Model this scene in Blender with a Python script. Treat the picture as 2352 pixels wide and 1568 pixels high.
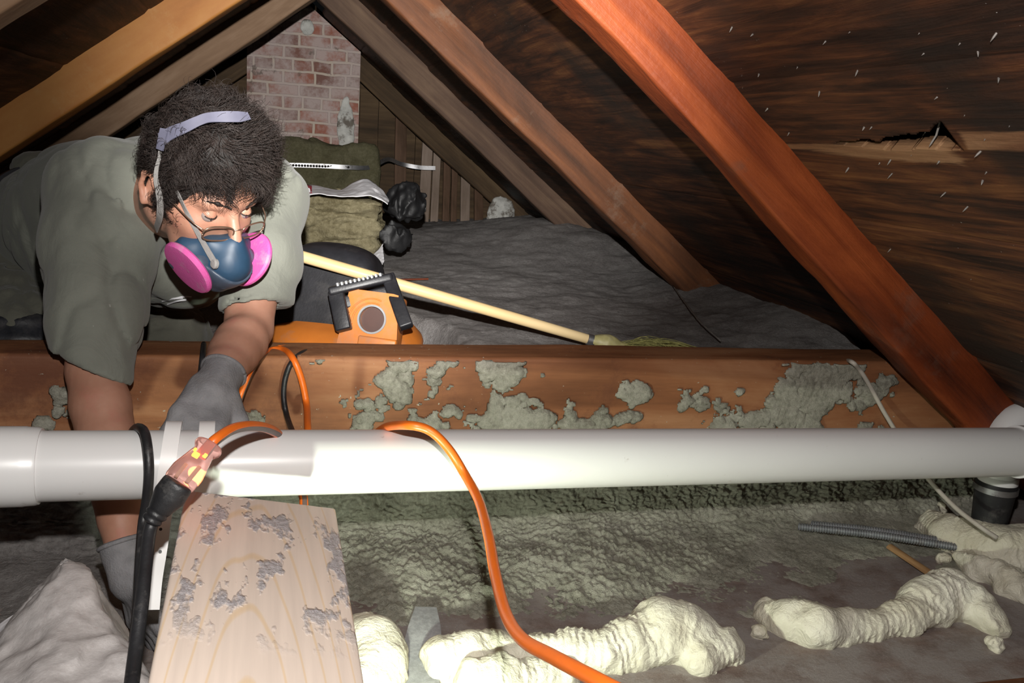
import bpy, math, random
import numpy as np
from math import sin, cos, pi, radians
random.seed(7); rng = np.random.default_rng(7)
for o in list(bpy.data.objects): bpy.data.objects.remove(o)
SC = bpy.context.scene; COL = SC.collection

# ---------------------------------------------------------------- camera, world, flash, exposure
FP = 2037.0
TH, PI_, RO = radians(14.9), radians(12.34), radians(4.0)
FW = np.array([sin(TH)*cos(PI_), cos(TH)*cos(PI_), -sin(PI_)])
RT = np.array([cos(TH), -sin(TH), 0.0]); UP = np.cross(RT, FW)
RT, UP = RT*cos(RO)+UP*sin(RO), -RT*sin(RO)+UP*cos(RO)
CP = np.array([0, 0, .75])
cam = bpy.data.cameras.new('camera'); co = bpy.data.objects.new('camera', cam); COL.objects.link(co)
cam.sensor_width = 36; cam.lens = FP/2352*36; cam.clip_start = .02
from mathutils import Matrix, Vector
co.matrix_world = Matrix(((RT[0], UP[0], -FW[0], CP[0]), (RT[1], UP[1], -FW[1], CP[1]), (RT[2], UP[2], -FW[2], CP[2]), (0, 0, 0, 1)))
SC.camera = co
w = bpy.data.worlds.new('world'); SC.world = w; w.use_nodes = True
w.node_tree.nodes['Background'].inputs[0].default_value = (.5, .55, .6, 1)
w.node_tree.nodes['Background'].inputs[1].default_value = .006
SC.view_settings.view_transform = 'Standard'; SC.view_settings.look = 'None'
SC.view_settings.gamma = 1; SC.view_settings.use_curve_mapping = False
SC.view_settings.exposure = 0.0
FLASH = CP + UP*.16 + RT*.01
def spot(name, loc, tgt, power, size, blend, rad, col):
    l = bpy.data.lights.new(name, 'SPOT'); l.energy = power; l.spot_size = radians(size); l.spot_blend = blend
    l.shadow_soft_size = rad; l.color = col
    o = bpy.data.objects.new(name, l); COL.objects.link(o); o.location = loc
    o.rotation_euler = (Vector(tgt)-Vector(loc)).to_track_quat('-Z', 'Y').to_euler(); return o
def U(px, py, d): return CP + (FW + RT*(px-1176)/FP - UP*(py-784)/FP)*d
def ray(px, py):
    return FW + RT*(px-1176)/FP - UP*(py-784)/FP
def UY(px, py, Y): r = ray(px, py); return CP + r*(Y/r[1])
def UZ(px, py, Z): r = ray(px, py); return CP + r*((Z-CP[2])/r[2])
spot('camera_flash', FLASH, U(1350, 850, 2), 55, 130, .3, .012, (1, .97, .93))
spot('camera_flash_zoom', FLASH, U(950, 300, 4), 430, 44, 1.0, .012, (1, .97, .93))
lp = bpy.data.lights.new('work_lamp_light', 'SPOT'); lp.energy = 12.5; lp.shadow_soft_size = .012; lp.color = (.90, 1, .80)
lp.spot_size = radians(160); lp.spot_blend = .5
lo = bpy.data.objects.new('work_lamp_light', lp); COL.objects.link(lo); LAMP = np.array([.115, .80, .15]); lo.location = LAMP
lo.rotation_euler = (Vector((.38, 1.4, .03))-Vector(LAMP)).to_track_quat('-Z', 'Y').to_euler()

# ---------------------------------------------------------------- numpy noise
def _h(i, j, k, s):
    n = (i*374761393 + j*668265263 + k*2147483647 + s*1274126177) & 0xffffffff
    n = ((n ^ (n >> 13))*1274126177) & 0xffffffff
    n = (n ^ (n >> 16))
    return (n & 0xffff)/32767.5 - 1
def noise(P, s=0):
    P = np.asarray(P, float); F = np.floor(P); I = F.astype(np.int64); t = P-F; t = t*t*(3-2*t)
    x, y, z = I[..., 0], I[..., 1], I[..., 2]; a, b, c = t[..., 0], t[..., 1], t[..., 2]
    def L(u, v, t): return u+(v-u)*t
    r0 = L(L(_h(x, y, z, s), _h(x+1, y, z, s), a), L(_h(x, y+1, z, s), _h(x+1, y+1, z, s), a), b)
    r1 = L(L(_h(x, y, z+1, s), _h(x+1, y, z+1, s), a), L(_h(x, y+1, z+1, s), _h(x+1, y+1, z+1, s), a), b)
    return L(r0, r1, c)
def fbm(P, o=4, s=0):
    v = 0; a = .5; P = np.asarray(P, float)
    for i in range(o): v = v+a*noise(P, s+i); P = P*2.03+11.7; a *= .5
    return v
def worley(P, s=0):
    P = np.asarray(P, float); I = np.floor(P).astype(np.int64); b = np.full(P.shape[:-1], 9.0)
    for i in (-1, 0, 1):
        for j in (-1, 0, 1):
            for k in (-1, 0, 1):
                x, y, z = I[..., 0]+i, I[..., 1]+j, I[..., 2]+k
                c = np.stack([x+.5+.45*_h(x, y, z, s), y+.5+.45*_h(x, y, z, s+1), z+.5+.45*_h(x, y, z, s+2)], -1)
                b = np.minimum(b, ((P-c)**2).sum(-1))
    return np.sqrt(b)
def P2(x, y): return np.stack([x, y, np.zeros_like(x)], -1)

# ---------------------------------------------------------------- object helpers
def link(name, me, mat, parent=None, smooth=True):
    o = bpy.data.objects.new(name, me); COL.objects.link(o)
    if mat is not None:
        for m in (mat if isinstance(mat, (list, tuple)) else [mat]): me.materials.append(m)
    if smooth: me.polygons.foreach_set('use_smooth', np.ones(len(me.polygons), bool))
    if parent is not None: o.parent = parent
    return o
def mesh(name, V, F, mat, parent=None, smooth=True, mi=None):
    me = bpy.data.meshes.new(name); me.from_pydata([tuple(map(float, v)) for v in V], [], [tuple(map(int, f)) for f in F]); 
    if mi is not None: me.polygons.foreach_set('material_index', mi)
    me.update(); return link(name, me, mat, parent, smooth)
def tag(o, label, cat, group=None, kind=None):
    o['label'] = label
    if cat: o['category'] = cat
    if group: o['group'] = group
    if kind: o['kind'] = kind
    return o
def struct(o): o['kind'] = 'structure'; return o
def empty(name, loc=(0, 0, 0)):
    o = bpy.data.objects.new(name, None); o.empty_display_size = .05; COL.objects.link(o); o.location = tuple(loc); return o
def adopt(root, *obs):
    inv = Matrix.Translation(-Vector(root.location))
    for o in obs: o.parent = root; o.matrix_parent_inverse = inv
def grid_mesh(name, X, mat, parent=None, mask=None, smooth=True, flip=False):
    n, m = X.shape[:2]; idx = np.arange(n*m).reshape(n, m)
    F = np.stack([idx[:-1, :-1], idx[1:, :-1], idx[1:, 1:], idx[:-1, 1:]], -1).reshape(-1, 4)
    if flip: F = F[:, ::-1]
    if mask is not None: F = F[mask.reshape(-1)]
    me = bpy.data.meshes.new(name); V = X.reshape(-1, 3)
    me.vertices.add(len(V)); me.vertices.foreach_set('co', V.astype(np.float32).ravel())
    me.loops.add(F.size); me.loops.foreach_set('vertex_index', F.ravel().astype(np.int32))
    me.polygons.add(len(F)); me.polygons.foreach_set('loop_start', np.arange(0, F.size, 4, dtype=np.int32))
    me.update(calc_edges=True); me.validate(); return link(name, me, mat, parent, smooth)
def raw_mesh(name, V, F, mat, parent=None, smooth=True):
    F = np.asarray(F); k = F.shape[1]; me = bpy.data.meshes.new(name)
    me.vertices.add(len(V)); me.vertices.foreach_set('co', np.asarray(V, np.float32).ravel())
    me.loops.add(F.size); me.loops.foreach_set('vertex_index', F.ravel().astype(np.int32))
    me.polygons.add(len(F)); me.polygons.foreach_set('loop_start', np.arange(0, F.size, k, dtype=np.int32))
    me.update(calc_edges=True); return link(name, me, mat, parent, smooth)
def unit(v): v = np.asarray(v, float); return v/np.linalg.norm(v)
def spline(pts, n):
    p = np.array(pts, float); p = np.vstack([2*p[0]-p[1], p, 2*p[-1]-p[-2]]); out = []
    for i in range(1, len(p)-2):
        t = np.linspace(0, 1, n, endpoint=False)[:, None]
        a, b, c, d = p[i-1], p[i], p[i+1], p[i+2]
        out.append(.5*((2*b)+(-a+c)*t+(2*a-5*b+4*c-d)*t*t+(-a+3*b-3*c+d)*t**3))
    return np.vstack(out+[p[-2][None]])
def frames(p):
    T = np.gradient(p, axis=0); T /= np.linalg.norm(T, axis=1)[:, None]+1e-12
    N = np.zeros_like(T); a = np.array([0, 0, 1.]) if abs(T[0][2]) < .9 else np.array([1., 0, 0])
    N[0] = unit(a-T[0]*(a@T[0]))
    for i in range(1, len(p)): v = N[i-1]-T[i]*(N[i-1]@T[i]); N[i] = unit(v)
    return T, N, np.cross(T, N)
def tube(name, pts, r, mat, parent=None, n=12, seg=8, smooth=True, stripe=None):
    p = spline(pts, seg) if seg else np.array(pts, float); T, N, B = frames(p)
    R = np.full(len(p), r) if np.isscalar(r) else np.interp(np.linspace(0, 1, len(p)), np.linspace(0, 1, len(r)), r)
    a = np.arange(n)*2*pi/n; V = (p[:, None]+R[:, None, None]*(N[:, None]*np.cos(a)[None, :, None]+B[:, None]*np.sin(a)[None, :, None])).reshape(-1, 3)
    F = []; mi = []
    for i in range(len(p)-1):
        for j in range(n): F.append((i*n+j, i*n+(j+1) % n, (i+1)*n+(j+1) % n, (i+1)*n+j)); mi.append(1 if stripe and j in stripe else 0)
    F.append(tuple(range(n))[::-1]); F.append(tuple((len(p)-1)*n+j for j in range(n))); mi += [0, 0]
    return mesh(name, V, F, mat, parent, smooth, mi if stripe else None)
def lathe(name, prof, mat, n=48, M=None, parent=None, smooth=True, cap=True):
    """prof: (radius, height) list; M = (origin, xaxis, yaxis, zaxis)"""
    o, x, y, z = M if M is not None else (np.zeros(3), np.array([1., 0, 0]), np.array([0, 1., 0]), np.array([0, 0, 1.]))
    V = []; F = []
    for (r, h) in prof:
        for j in range(n): a = 2*pi*j/n; V.append(o+x*r*cos(a)+y*r*sin(a)+z*h)
    for i in range(len(prof)-1):
        for j in range(n): F.append((i*n+j, i*n+(j+1) % n, (i+1)*n+(j+1) % n, (i+1)*n+j))
    if cap and prof[0][0] > 1e-5: F.append(tuple(range(n))[::-1])
    if cap and prof[-1][0] > 1e-5: F.append(tuple((len(prof)-1)*n+j for j in range(n)))
    o_ = mesh(name, V, F, mat, parent, smooth)
    if smooth: crease(o_)
    return o_
def crease(o, ang=35):
    me = o.data
    try: me.set_sharp_from_angle(angle=radians(ang))
    except Exception: pass
def axes(z, hint=(0, 0, 1)):
    z = unit(z); h = np.array(hint, float)
    if abs(z@unit(h)) > .95: h = np.array([1., 0, 0])
    x = unit(np.cross(h, z)); y = np.cross(z, x); return x, y, z
def ribbon(name, pts, nrm, wd, th, mat, parent=None, seg=8):
    p = spline(pts, seg); nn = spline(nrm, seg) if np.ndim(nrm) == 2 else np.tile(np.array(nrm, float), (len(p), 1))
    T = np.gradient(p, axis=0); T /= np.linalg.norm(T, axis=1)[:, None]+1e-12
    S = np.cross(T, nn); S /= np.linalg.norm(S, axis=1)[:, None]; Nn = np.cross(S, T); V = []; F = []
    W = np.full(len(p), wd) if np.isscalar(wd) else np.interp(np.linspace(0, 1, len(p)), np.linspace(0, 1, len(wd)), wd)
    for i in range(len(p)):
        for a, b in ((-1, -1), (1, -1), (1, 1), (-1, 1)): V.append(p[i]+S[i]*a*W[i]/2+Nn[i]*b*th/2)
    for i in range(len(p)-1):
        for j in range(4): F.append((i*4+j, i*4+(j+1) % 4, (i+1)*4+(j+1) % 4, (i+1)*4+j))
    F += [(3, 2, 1, 0), tuple(len(p)*4-4+j for j in range(4))]
    o = mesh(name, V, F, mat, parent, True); crease(o, 40); return o
def boxm(name, c, x, y, z, sx, sy, sz, mat, parent=None, bev=.0):
    """solid box, centre c, axes x y z, full sizes; chamfered corners by a small inset ring"""
    import bmesh
    bm = bmesh.new(); bmesh.ops.create_cube(bm, size=1)
    for v in bm.verts: v.co = Vector((v.co.x*sx, v.co.y*sy, v.co.z*sz))
    if bev: bmesh.ops.bevel(bm, geom=list(bm.edges), offset=bev, segments=3, profile=.5, affect='EDGES')
    for v in bm.verts: q = np.array(c)+np.array(x)*v.co.x+np.array(y)*v.co.y+np.array(z)*v.co.z; v.co = Vector(q)
    bmesh.ops.recalc_face_normals(bm, faces=bm.faces)
    me = bpy.data.meshes.new(name); bm.to_mesh(me); bm.free(); o = link(name, me, mat, parent, True); crease(o, 40); return o

# ---------------------------------------------------------------- signed distance surfaces (surface nets)
def rc(p, a, b, r1, r2):
    a = np.asarray(a, float); b = np.asarray(b, float); d = b-a
    t = np.clip(((p-a)@d)/(d@d), 0, 1); return np.linalg.norm(p-a-t[:, None]*d, axis=1)-(r1+(r2-r1)*t)
def chain(p, pts, rs, k=.01):
    d = None
    for i in range(len(pts)-1):
        e = rc(p, pts[i], pts[i+1], rs[i], rs[i+1]); d = e if d is None else smin(d, e, k)
    return d
def smin(a, b, k): h = np.clip(.5+.5*(b-a)/k, 0, 1); return b+(a-b)*h-k*h*(1-h)
def smax(a, b, k): return -smin(-a, -b, k)
def ell(p, c, M, r):
    q = (p-c)@np.array(M).T/np.array(r); k0 = np.linalg.norm(q, axis=1); k1 = np.linalg.norm(q/np.array(r), axis=1)+1e-9
    return k0*(k0-1)/k1
def axis_vals(lo, hi, step, fine=None):
    if fine is None: return np.arange(lo, hi+step, step)
    a, b, s = fine; return np.concatenate([np.arange(lo, a, step), np.arange(max(a, lo), b, s), np.arange(b, hi+step, step)])
def nets(fn, xs, ys, zs, B=12):
    nx, ny, nz = len(xs), len(ys), len(zs); D = np.full((nx, ny, nz), 9.0, np.float32)
    blocks = [(i, j, k) for i in range(0, nx, B) for j in range(0, ny, B) for k in range(0, nz, B)]
    cs = np.array([[(xs[i]+xs[min(i+B, nx)-1])/2, (ys[j]+ys[min(j+B, ny)-1])/2, (zs[k]+zs[min(k+B, nz)-1])/2] for i, j, k in blocks])
    hd = np.array([.5*math.sqrt((xs[min(i+B, nx)-1]-xs[i])**2+(ys[min(j+B, ny)-1]-ys[j])**2+(zs[min(k+B, nz)-1]-zs[k])**2) for i, j, k in blocks])
    dc = fn(cs)
    for (i, j, k), d, h in zip(blocks, dc, hd):
        a, b, c = xs[i:i+B], ys[j:j+B], zs[k:k+B]
        if abs(d) > h*1.5+.03: D[i:i+B, j:j+B, k:k+B] = d; continue
        G = np.stack(np.meshgrid(a, b, c, indexing='ij'), -1).reshape(-1, 3)
        D[i:i+B, j:j+B, k:k+B] = fn(G).reshape(len(a), len(b), len(c))
    S = D < 0
    n = [nx-1, ny-1, nz-1]
    cnt = np.zeros(n, np.uint8)
    for a in (0, 1):
        for b in (0, 1):
            for c in (0, 1): cnt += S[a:a+n[0], b:b+n[1], c:c+n[2]]
    act = np.argwhere((cnt > 0) & (cnt < 8)); ci, cj, ck = act.T
    acc = np.zeros((len(act), 3)); num = np.zeros(len(act))
    ax = [xs, ys, zs]
    cor = [(a, b, c) for a in (0, 1) for b in (0, 1) for c in (0, 1)]
    for u in cor:
        for d in range(3):
            if u[d]: continue
            v = list(u); v[d] = 1
            d0 = D[ci+u[0], cj+u[1], ck+u[2]]; d1 = D[ci+v[0], cj+v[1], ck+v[2]]; m = (d0 < 0) != (d1 < 0)
            t = np.where(m, d0/np.where(m, d0-d1, 1), 0)
            p0 = np.stack([xs[ci+u[0]], ys[cj+u[1]], zs[ck+u[2]]], 1); p1 = np.stack([xs[ci+v[0]], ys[cj+v[1]], zs[ck+v[2]]], 1)
            acc += (p0+(p1-p0)*t[:, None])*m[:, None]; num += m
    V = acc/num[:, None]; idx = np.full(n, -1, np.int64); idx[ci, cj, ck] = np.arange(len(act)); F = []
    for d in range(3):
        s0 = [slice(1, -1)]*3; s1 = [slice(1, -1)]*3; s0[d] = slice(0, -1); s1[d] = slice(1, None)
        A = S[tuple(s0)]; Bm = S[tuple(s1)]; e = np.argwhere(A != Bm)
        if not len(e): continue
        fl = A[e[:, 0], e[:, 1], e[:, 2]]; off = np.ones(3, int); off[d] = 0; g = e+off
        o1, o2 = [(1, 2), (2, 0), (0, 1)][d]; q = []
        for (a, b) in ((0, 0), (1, 0), (1, 1), (0, 1)):
            h = g.copy(); h[:, o1] -= 1-a; h[:, o2] -= 1-b; q.append(idx[h[:, 0], h[:, 1], h[:, 2]])
        q = np.stack(q, 1); q[~fl] = q[~fl][:, ::-1]; F.append(q)
    return V, np.vstack(F)
def sdf(name, fn, lo, hi, step, mat, parent=None, fine=None):
    ax = [axis_vals(lo[i], hi[i], step, fine[i] if fine else None) for i in range(3)]
    V, F = nets(fn, *ax); F = F[(F >= 0).all(1)]
    return raw_mesh(name, V, F, mat, parent)

# ---------------------------------------------------------------- materials
def newmat(name):
    m = bpy.data.materials.new(name); m.use_nodes = True; return m, m.node_tree.nodes, m.node_tree.links, m.node_tree.nodes['Principled BSDF']
def nz(N, L, vec, scale, detail=6, rough=.6, dist=0):
    t = N.new('ShaderNodeTexNoise'); t.inputs['Scale'].default_value = scale; t.inputs['Detail'].default_value = detail
    t.inputs['Roughness'].default_value = rough; t.inputs['Distortion'].default_value = dist
    if vec is not None: L.new(vec, t.inputs['Vector'])
    return t.outputs['Fac']
def ramp(N, L, fac, stops):
    r = N.new('ShaderNodeValToRGB'); L.new(fac, r.inputs[0]); e = r.color_ramp.elements
    while len(e) < len(stops): e.new(.5)
    for k, (p, c) in zip(e, stops): k.position = p; k.color = (*c, 1) if len(c) == 3 else c
    return r.outputs[0]
def mixc(N, L, fac, a, b, mode='MIX'):
    m = N.new('ShaderNodeMix'); m.data_type = 'RGBA'; m.blend_type = mode
    for s, v in ((0, fac), (6, a), (7, b)):
        if hasattr(v, 'links'): L.new(v, m.inputs[s])
        elif s == 0: m.inputs[0].default_value = v
        else: m.inputs[s].default_value = (*v, 1)
    return m.outputs[2]
def mth(N, L, op, a, b=None):
    m = N.new('ShaderNodeMath'); m.operation = op
    for i, v in enumerate((a, b)):
        if v is None: continue
        if hasattr(v, 'links'): L.new(v, m.inputs[i])
        else: m.inputs[i].default_value = v
    return m.outputs[0]
def bump(N, L, B, h, s, dist=.01):
    b = N.new('ShaderNodeBump'); b.inputs['Strength'].default_value = s; b.inputs['Distance'].default_value = dist
    L.new(h, b.inputs['Height']); L.new(b.outputs[0], B.inputs['Normal'])
def coords(N, L, sc=(1, 1, 1), kind='Object', rnd=False):
    c = N.new('ShaderNodeTexCoord'); m = N.new('ShaderNodeMapping'); m.inputs['Scale'].default_value = sc; L.new(c.outputs[kind], m.inputs[0])
    return m.outputs[0]
def plain(name, col, rough=.5, metal=0, var=.12, vs=30, bs=.0, spec=.5, bscale=200, dirt=None, coat=0):
    m, N, L, B = newmat(name); v = coords(N, L)
    f = nz(N, L, v, vs, 5); c0 = tuple(x*(1-var) for x in col); c1 = tuple(min(1, x*(1+var)) for x in col)
    c = ramp(N, L, f, [(.3, c0), (.7, c1)])
    if dirt:
        g = nz(N, L, v, dirt[1], 8, .7); g = ramp(N, L, g, [(dirt[2], (0, 0, 0)), (dirt[2]+dirt[4] if len(dirt) > 4 else dirt[2]+.1, (dirt[3],)*3)])
        c = mixc(N, L, g, c, dirt[0])
    L.new(c, B.inputs['Base Color']); B.inputs['Roughness'].default_value = rough; B.inputs['Metallic'].default_value = metal
    B.inputs['Specular IOR Level'].default_value = spec; B.inputs['Coat Weight'].default_value = coat
    if bs: bump(N, L, B, nz(N, L, v, bscale, 4), bs, .003)
    return m
def wood(name, dark, mid, light, gs=1.0, rough=.7, bs=.3, spots=None, across=(30, 30), dust=None, seed=0.0, fleck=None, cracks=.0):
    m, N, L, B = newmat(name); c = N.new('ShaderNodeTexCoord').outputs['Object']
    mp = N.new('ShaderNodeMapping'); mp.inputs['Scale'].default_value = (1.2*gs, across[0]*gs, across[1]*gs); mp.inputs['Location'].default_value = (seed, seed*2, seed*3); L.new(c, mp.inputs[0])
    g = nz(N, L, mp.outputs[0], 1, 8, .65, .4)
    mp2 = N.new('ShaderNodeMapping'); mp2.inputs['Scale'].default_value = (2.2*gs, 7*gs, 7*gs); mp2.inputs['Location'].default_value = (seed*3, seed, seed); L.new(c, mp2.inputs[0])
    b = nz(N, L, mp2.outputs[0], 1, 5, .6, .5)
    f = mth(N, L, 'ADD', mth(N, L, 'MULTIPLY', g, .5), mth(N, L, 'MULTIPLY', b, .5))
    col = ramp(N, L, f, [(.36, dark), (.5, mid), (.63, light)])
    if dust:
        d = ramp(N, L, nz(N, L, c, dust[1], 8, .75), [(dust[2], (0, 0, 0)), (dust[2]+.12, (dust[3],)*3)]); col = mixc(N, L, d, col, dust[0])
    if fleck:
        d = ramp(N, L, nz(N, L, c, fleck[1], 3, .6), [(fleck[2], (0, 0, 0)), (fleck[2]+.03, (1, 1, 1))]); col = mixc(N, L, d, col, fleck[0])
    L.new(col, B.inputs['Base Color']); B.inputs['Roughness'].default_value = rough; B.inputs['Specular IOR Level'].default_value = .25
    bump(N, L, B, mth(N, L, 'ADD', g, mth(N, L, 'MULTIPLY', nz(N, L, c, 60, 4), .4)), bs, .006)
    return m
M = {}
M['pvc'] = plain('white_pvc', (.70, .695, .69), .32, var=.02, vs=6, dirt=((.35, .3, .26), 45, .66, .5, .06))
M['strap_white'] = plain('white_hanger_plastic', (.82, .81, .80), .4, var=.02)
M['black_rubber'] = plain('black_rubber', (.018, .018, .02), .45, var=.3, dirt=((.16, .15, .14), 25, .55, .6, .2), bs=.15)
M['black_plastic'] = plain('dusty_black_plastic', (.016, .016, .019), .42, var=.3, dirt=((.09, .085, .08), 14, .55, .5, .25), bs=.1)
M['orange_cord'] = plain('orange_cord_jacket', (.80, .16, .015), .38, var=.06)
M['cord_stripe'] = plain('grey_cord_stripe', (.13, .09, .08), .45)
M['orange_plastic'] = plain('orange_plastic', (.62, .19, .03), .42, var=.12, vs=12, dirt=((.30, .22, .17), 10, .52, .6, .2))
M['grey_plastic'] = plain('grey_plastic', (.30, .31, .32), .45, dirt=((.35, .3, .26), 12, .55, .6, .2))
M['skin'] = None
M['steel'] = plain('galvanised_steel', (.42, .42, .43), .42, .9, var=.15, dirt=((.2, .19, .18), 40, .55, .8, .1))
M['dull_steel'] = plain('dull_conduit_steel', (.30, .31, .33), .5, .6, var=.2, dirt=((.2, .18, .17), 60, .5, .7, .15))
M['dark_iron'] = plain('rusty_nail_iron', (.21, .19, .175), .55, .2, var=.4)
M['brass'] = plain('brass_prong', (.80, .70, .42), .4, .0)
M['wire_white'] = plain('white_cable_jacket', (.48, .44, .38), .5, dirt=((.25, .2, .16), 30, .55, .6, .2))
M['cream_wood'] = wood('broom_handle_wood', (.60, .42, .20), (.72, .53, .27), (.78, .6, .33), 1, .42, .05)
M['straw'] = plain('broom_straw', (.38, .36, .12), .7, var=.5, vs=80)
M['broom_cap'] = plain('yellow_broom_cap', (.50, .45, .20), .5, var=.3, dirt=((.3, .28, .24), 30, .5, .7, .2))
M['batt'] = None
M['pink'] = plain('magenta_filter', (.60, .095, .33), .6, var=.08, vs=20, dirt=((.50, .28, .38), 28, .54, .6, .12), bs=.2, bscale=300)
M['blue_rubber'] = plain('navy_facepiece', (.018, .050, .095), .5, var=.15)
M['grey_mask'] = plain('grey_blue_mask_body', (.055, .075, .11), .45, var=.15)
M['elastic'] = plain('grey_elastic_strap', (.25, .24, .23), .75, bs=.3, bscale=400)
M['crown'] = plain('lavender_grey_head_strap', (.075, .075, .108), .6, var=.15)
M['wire_frame'] = plain('bronze_glasses_wire', (.35, .22, .15), .3, .8)
M['hair'] = plain('dark_brown_hair', (.020, .014, .012), .55, var=.5, vs=60, spec=.3)
M['hair_core'] = plain('dark_hair_mass', (.010, .008, .007), .8, var=.5, vs=60, bs=.6, bscale=90)
M['glove'] = plain('grey_knit_glove', (.24, .235, .245), .85, var=.25, vs=25, bs=.5, bscale=350, dirt=((.24, .22, .2), 20, .55, .5, .2))
M['knee'] = plain('black_knee_pad', (.02, .021, .026), .5, var=.4, dirt=((.12, .11, .11), 16, .5, .5, .25), bs=.2)
M['belt'] = plain('black_belt', (.012, .012, .016), .6)
M['white_bag'] = plain('white_plastic_wrap', (.82, .81, .84), .3, var=.1)
M['red_print'] = plain('red_print_on_wrap', (.50, .02, .05), .35)
M['teeth'] = plain('white_eye', (.26, .21, .195), .3)
M['iris'] = plain('dark_iris', (.02, .012, .008), .15)
M['led_case'] = plain('work_lamp_case', (.6, .42, .02), .5)
M['paint_white'] = plain('white_paint_splash', (.6, .6, .62), .6)
M['drip'] = plain('cream_foam_drip', (.62, .58, .42), .55)

def cloth(name, col, wr=.4, spots=None):
    m, N, L, B = newmat(name); v = coords(N, L); c = ramp(N, L, nz(N, L, v, 5, 6, .6), [(.3, tuple(x*.86 for x in col)), (.7, tuple(x*1.12 for x in col))])
    d = ramp(N, L, nz(N, L, v, 90, 2, .5), [(.76, (0, 0, 0)), (.8, (.5, .5, .5))]); c = mixc(N, L, d, c, (.4, .4, .37))
    L.new(c, B.inputs['Base Color']); B.inputs['Roughness'].default_value = .88; B.inputs['Specular IOR Level'].default_value = .2
    B.inputs['Sheen Weight'].default_value = .15
    h = mth(N, L, 'ADD', nz(N, L, v, 9, 4, .55, 1.2), mth(N, L, 'MULTIPLY', nz(N, L, v, 500, 2), .06)); bump(N, L, B, h, wr, .02); return m
M['shirt'] = cloth('sage_green_cotton', (.185, .192, .163), .3)
M['pants'] = cloth('olive_work_trousers', (.13, .128, .103), .5)
def skin():
    m, N, L, B = newmat('skin'); v = coords(N, L); c = ramp(N, L, nz(N, L, v, 14, 6, .6), [(.3, (.36, .17, .11)), (.7, (.47, .25, .175))])
    r = ramp(N, L, nz(N, L, v, 32, 4, .6), [(.55, (0, 0, 0)), (.75, (.5, .5, .5))]); c = mixc(N, L, r, c, (.46, .17, .13))
    L.new(c, B.inputs['Base Color']); B.inputs['Roughness'].default_value = .48; B.inputs['Subsurface Weight'].default_value = .12
    B.inputs['Subsurface Radius'].default_value = (.01, .004, .002); B.inputs['Subsurface Scale'].default_value = .5; bump(N, L, B, nz(N, L, v, 130, 5, .7), .18, .002); return m
M['skin'] = skin()
def foam():
    m, N, L, B = newmat('cream_spray_foam'); v = coords(N, L); c = ramp(N, L, nz(N, L, v, 9, 5, .6), [(.3, (.62, .57, .44)), (.65, (.78, .745, .63))])
    d = ramp(N, L, nz(N, L, v, 260, 3, .7), [(.66, (0, 0, 0)), (.72, (.5, .5, .5))]); c = mixc(N, L, d, c, (.25, .2, .15))
    L.new(c, B.inputs['Base Color']); B.inputs['Roughness'].default_value = .5
    mp = coords(N, L, (1, 1, 1)); bump(N, L, B, mth(N, L, 'ADD', nz(N, L, mp, 55, 5, .6, 1.5), mth(N, L, 'MULTIPLY', nz(N, L, v, 160, 3), .3)), .45, .012); return m
M['foam'] = foam()
def fluff(name, a, b, c3, sc=1, speck=(.4, .4, .4), bs=.8, patch=None):
    m, N, L, B = newmat(name); v = coords(N, L)
    f = mth(N, L, 'ADD', mth(N, L, 'MULTIPLY', nz(N, L, v, 8*sc, 4, .6), .45), mth(N, L, 'MULTIPLY', nz(N, L, v, 95*sc, 6, .75), .55))
    c = ramp(N, L, f, [(.36, a), (.5, b), (.62, c3)])
    d = ramp(N, L, nz(N, L, v, 330*sc, 2, .6), [(.73, (0, 0, 0)), (.77, (.8, .8, .8))]); c = mixc(N, L, d, c, speck)
    L.new(c, B.inputs['Base Color']); B.inputs['Roughness'].default_value = .95; B.inputs['Specular IOR Level'].default_value = .1
    bump(N, L, B, mth(N, L, 'ADD', nz(N, L, v, 70*sc, 8, .75), mth(N, L, 'MULTIPLY', nz(N, L, v, 300*sc, 4, .7), .5)), bs, .012); return m
M['loose'] = fluff('grey_blown_insulation', (.19, .175, .168), (.30, .28, .27), (.40, .38, .37))
M['clump'] = fluff('greenish_blown_insulation', (.25, .235, .19), (.46, .445, .365), (.62, .60, .51), 1.3, bs=.8)
M['batt'] = fluff('olive_mineral_wool', (.14, .115, .06), (.27, .235, .14), (.38, .335, .21), .8)
M['batt_green'] = fluff('green_mineral_wool', (.09, .082, .045), (.14, .13, .075), (.19, .175, .11), .8)
def floor_mat():
    m, N, L, B = newmat('dusty_ceiling_boards'); v = coords(N, L)
    g = nz(N, L, coords(N, L, (2, 30, 30)), 1, 6, .65); c = ramp(N, L, g, [(.35, (.12, .075, .06)), (.65, (.22, .15, .125))])
    d = ramp(N, L, nz(N, L, v, 11, 8, .72), [(.36, (.1, .1, .1)), (.56, (.9, .9, .9))]); c = mixc(N, L, d, c, (.31, .275, .26))
    s = ramp(N, L, nz(N, L, v, 240, 3, .7), [(.66, (0, 0, 0)), (.72, (.8, .8, .8))]); c = mixc(N, L, s, c, (.55, .50, .48))
    L.new(c, B.inputs['Base Color']); B.inputs['Roughness'].default_value = .9; bump(N, L, B, nz(N, L, v, 110, 8, .75), .5, .006); return m
M['floor'] = floor_mat()
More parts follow.
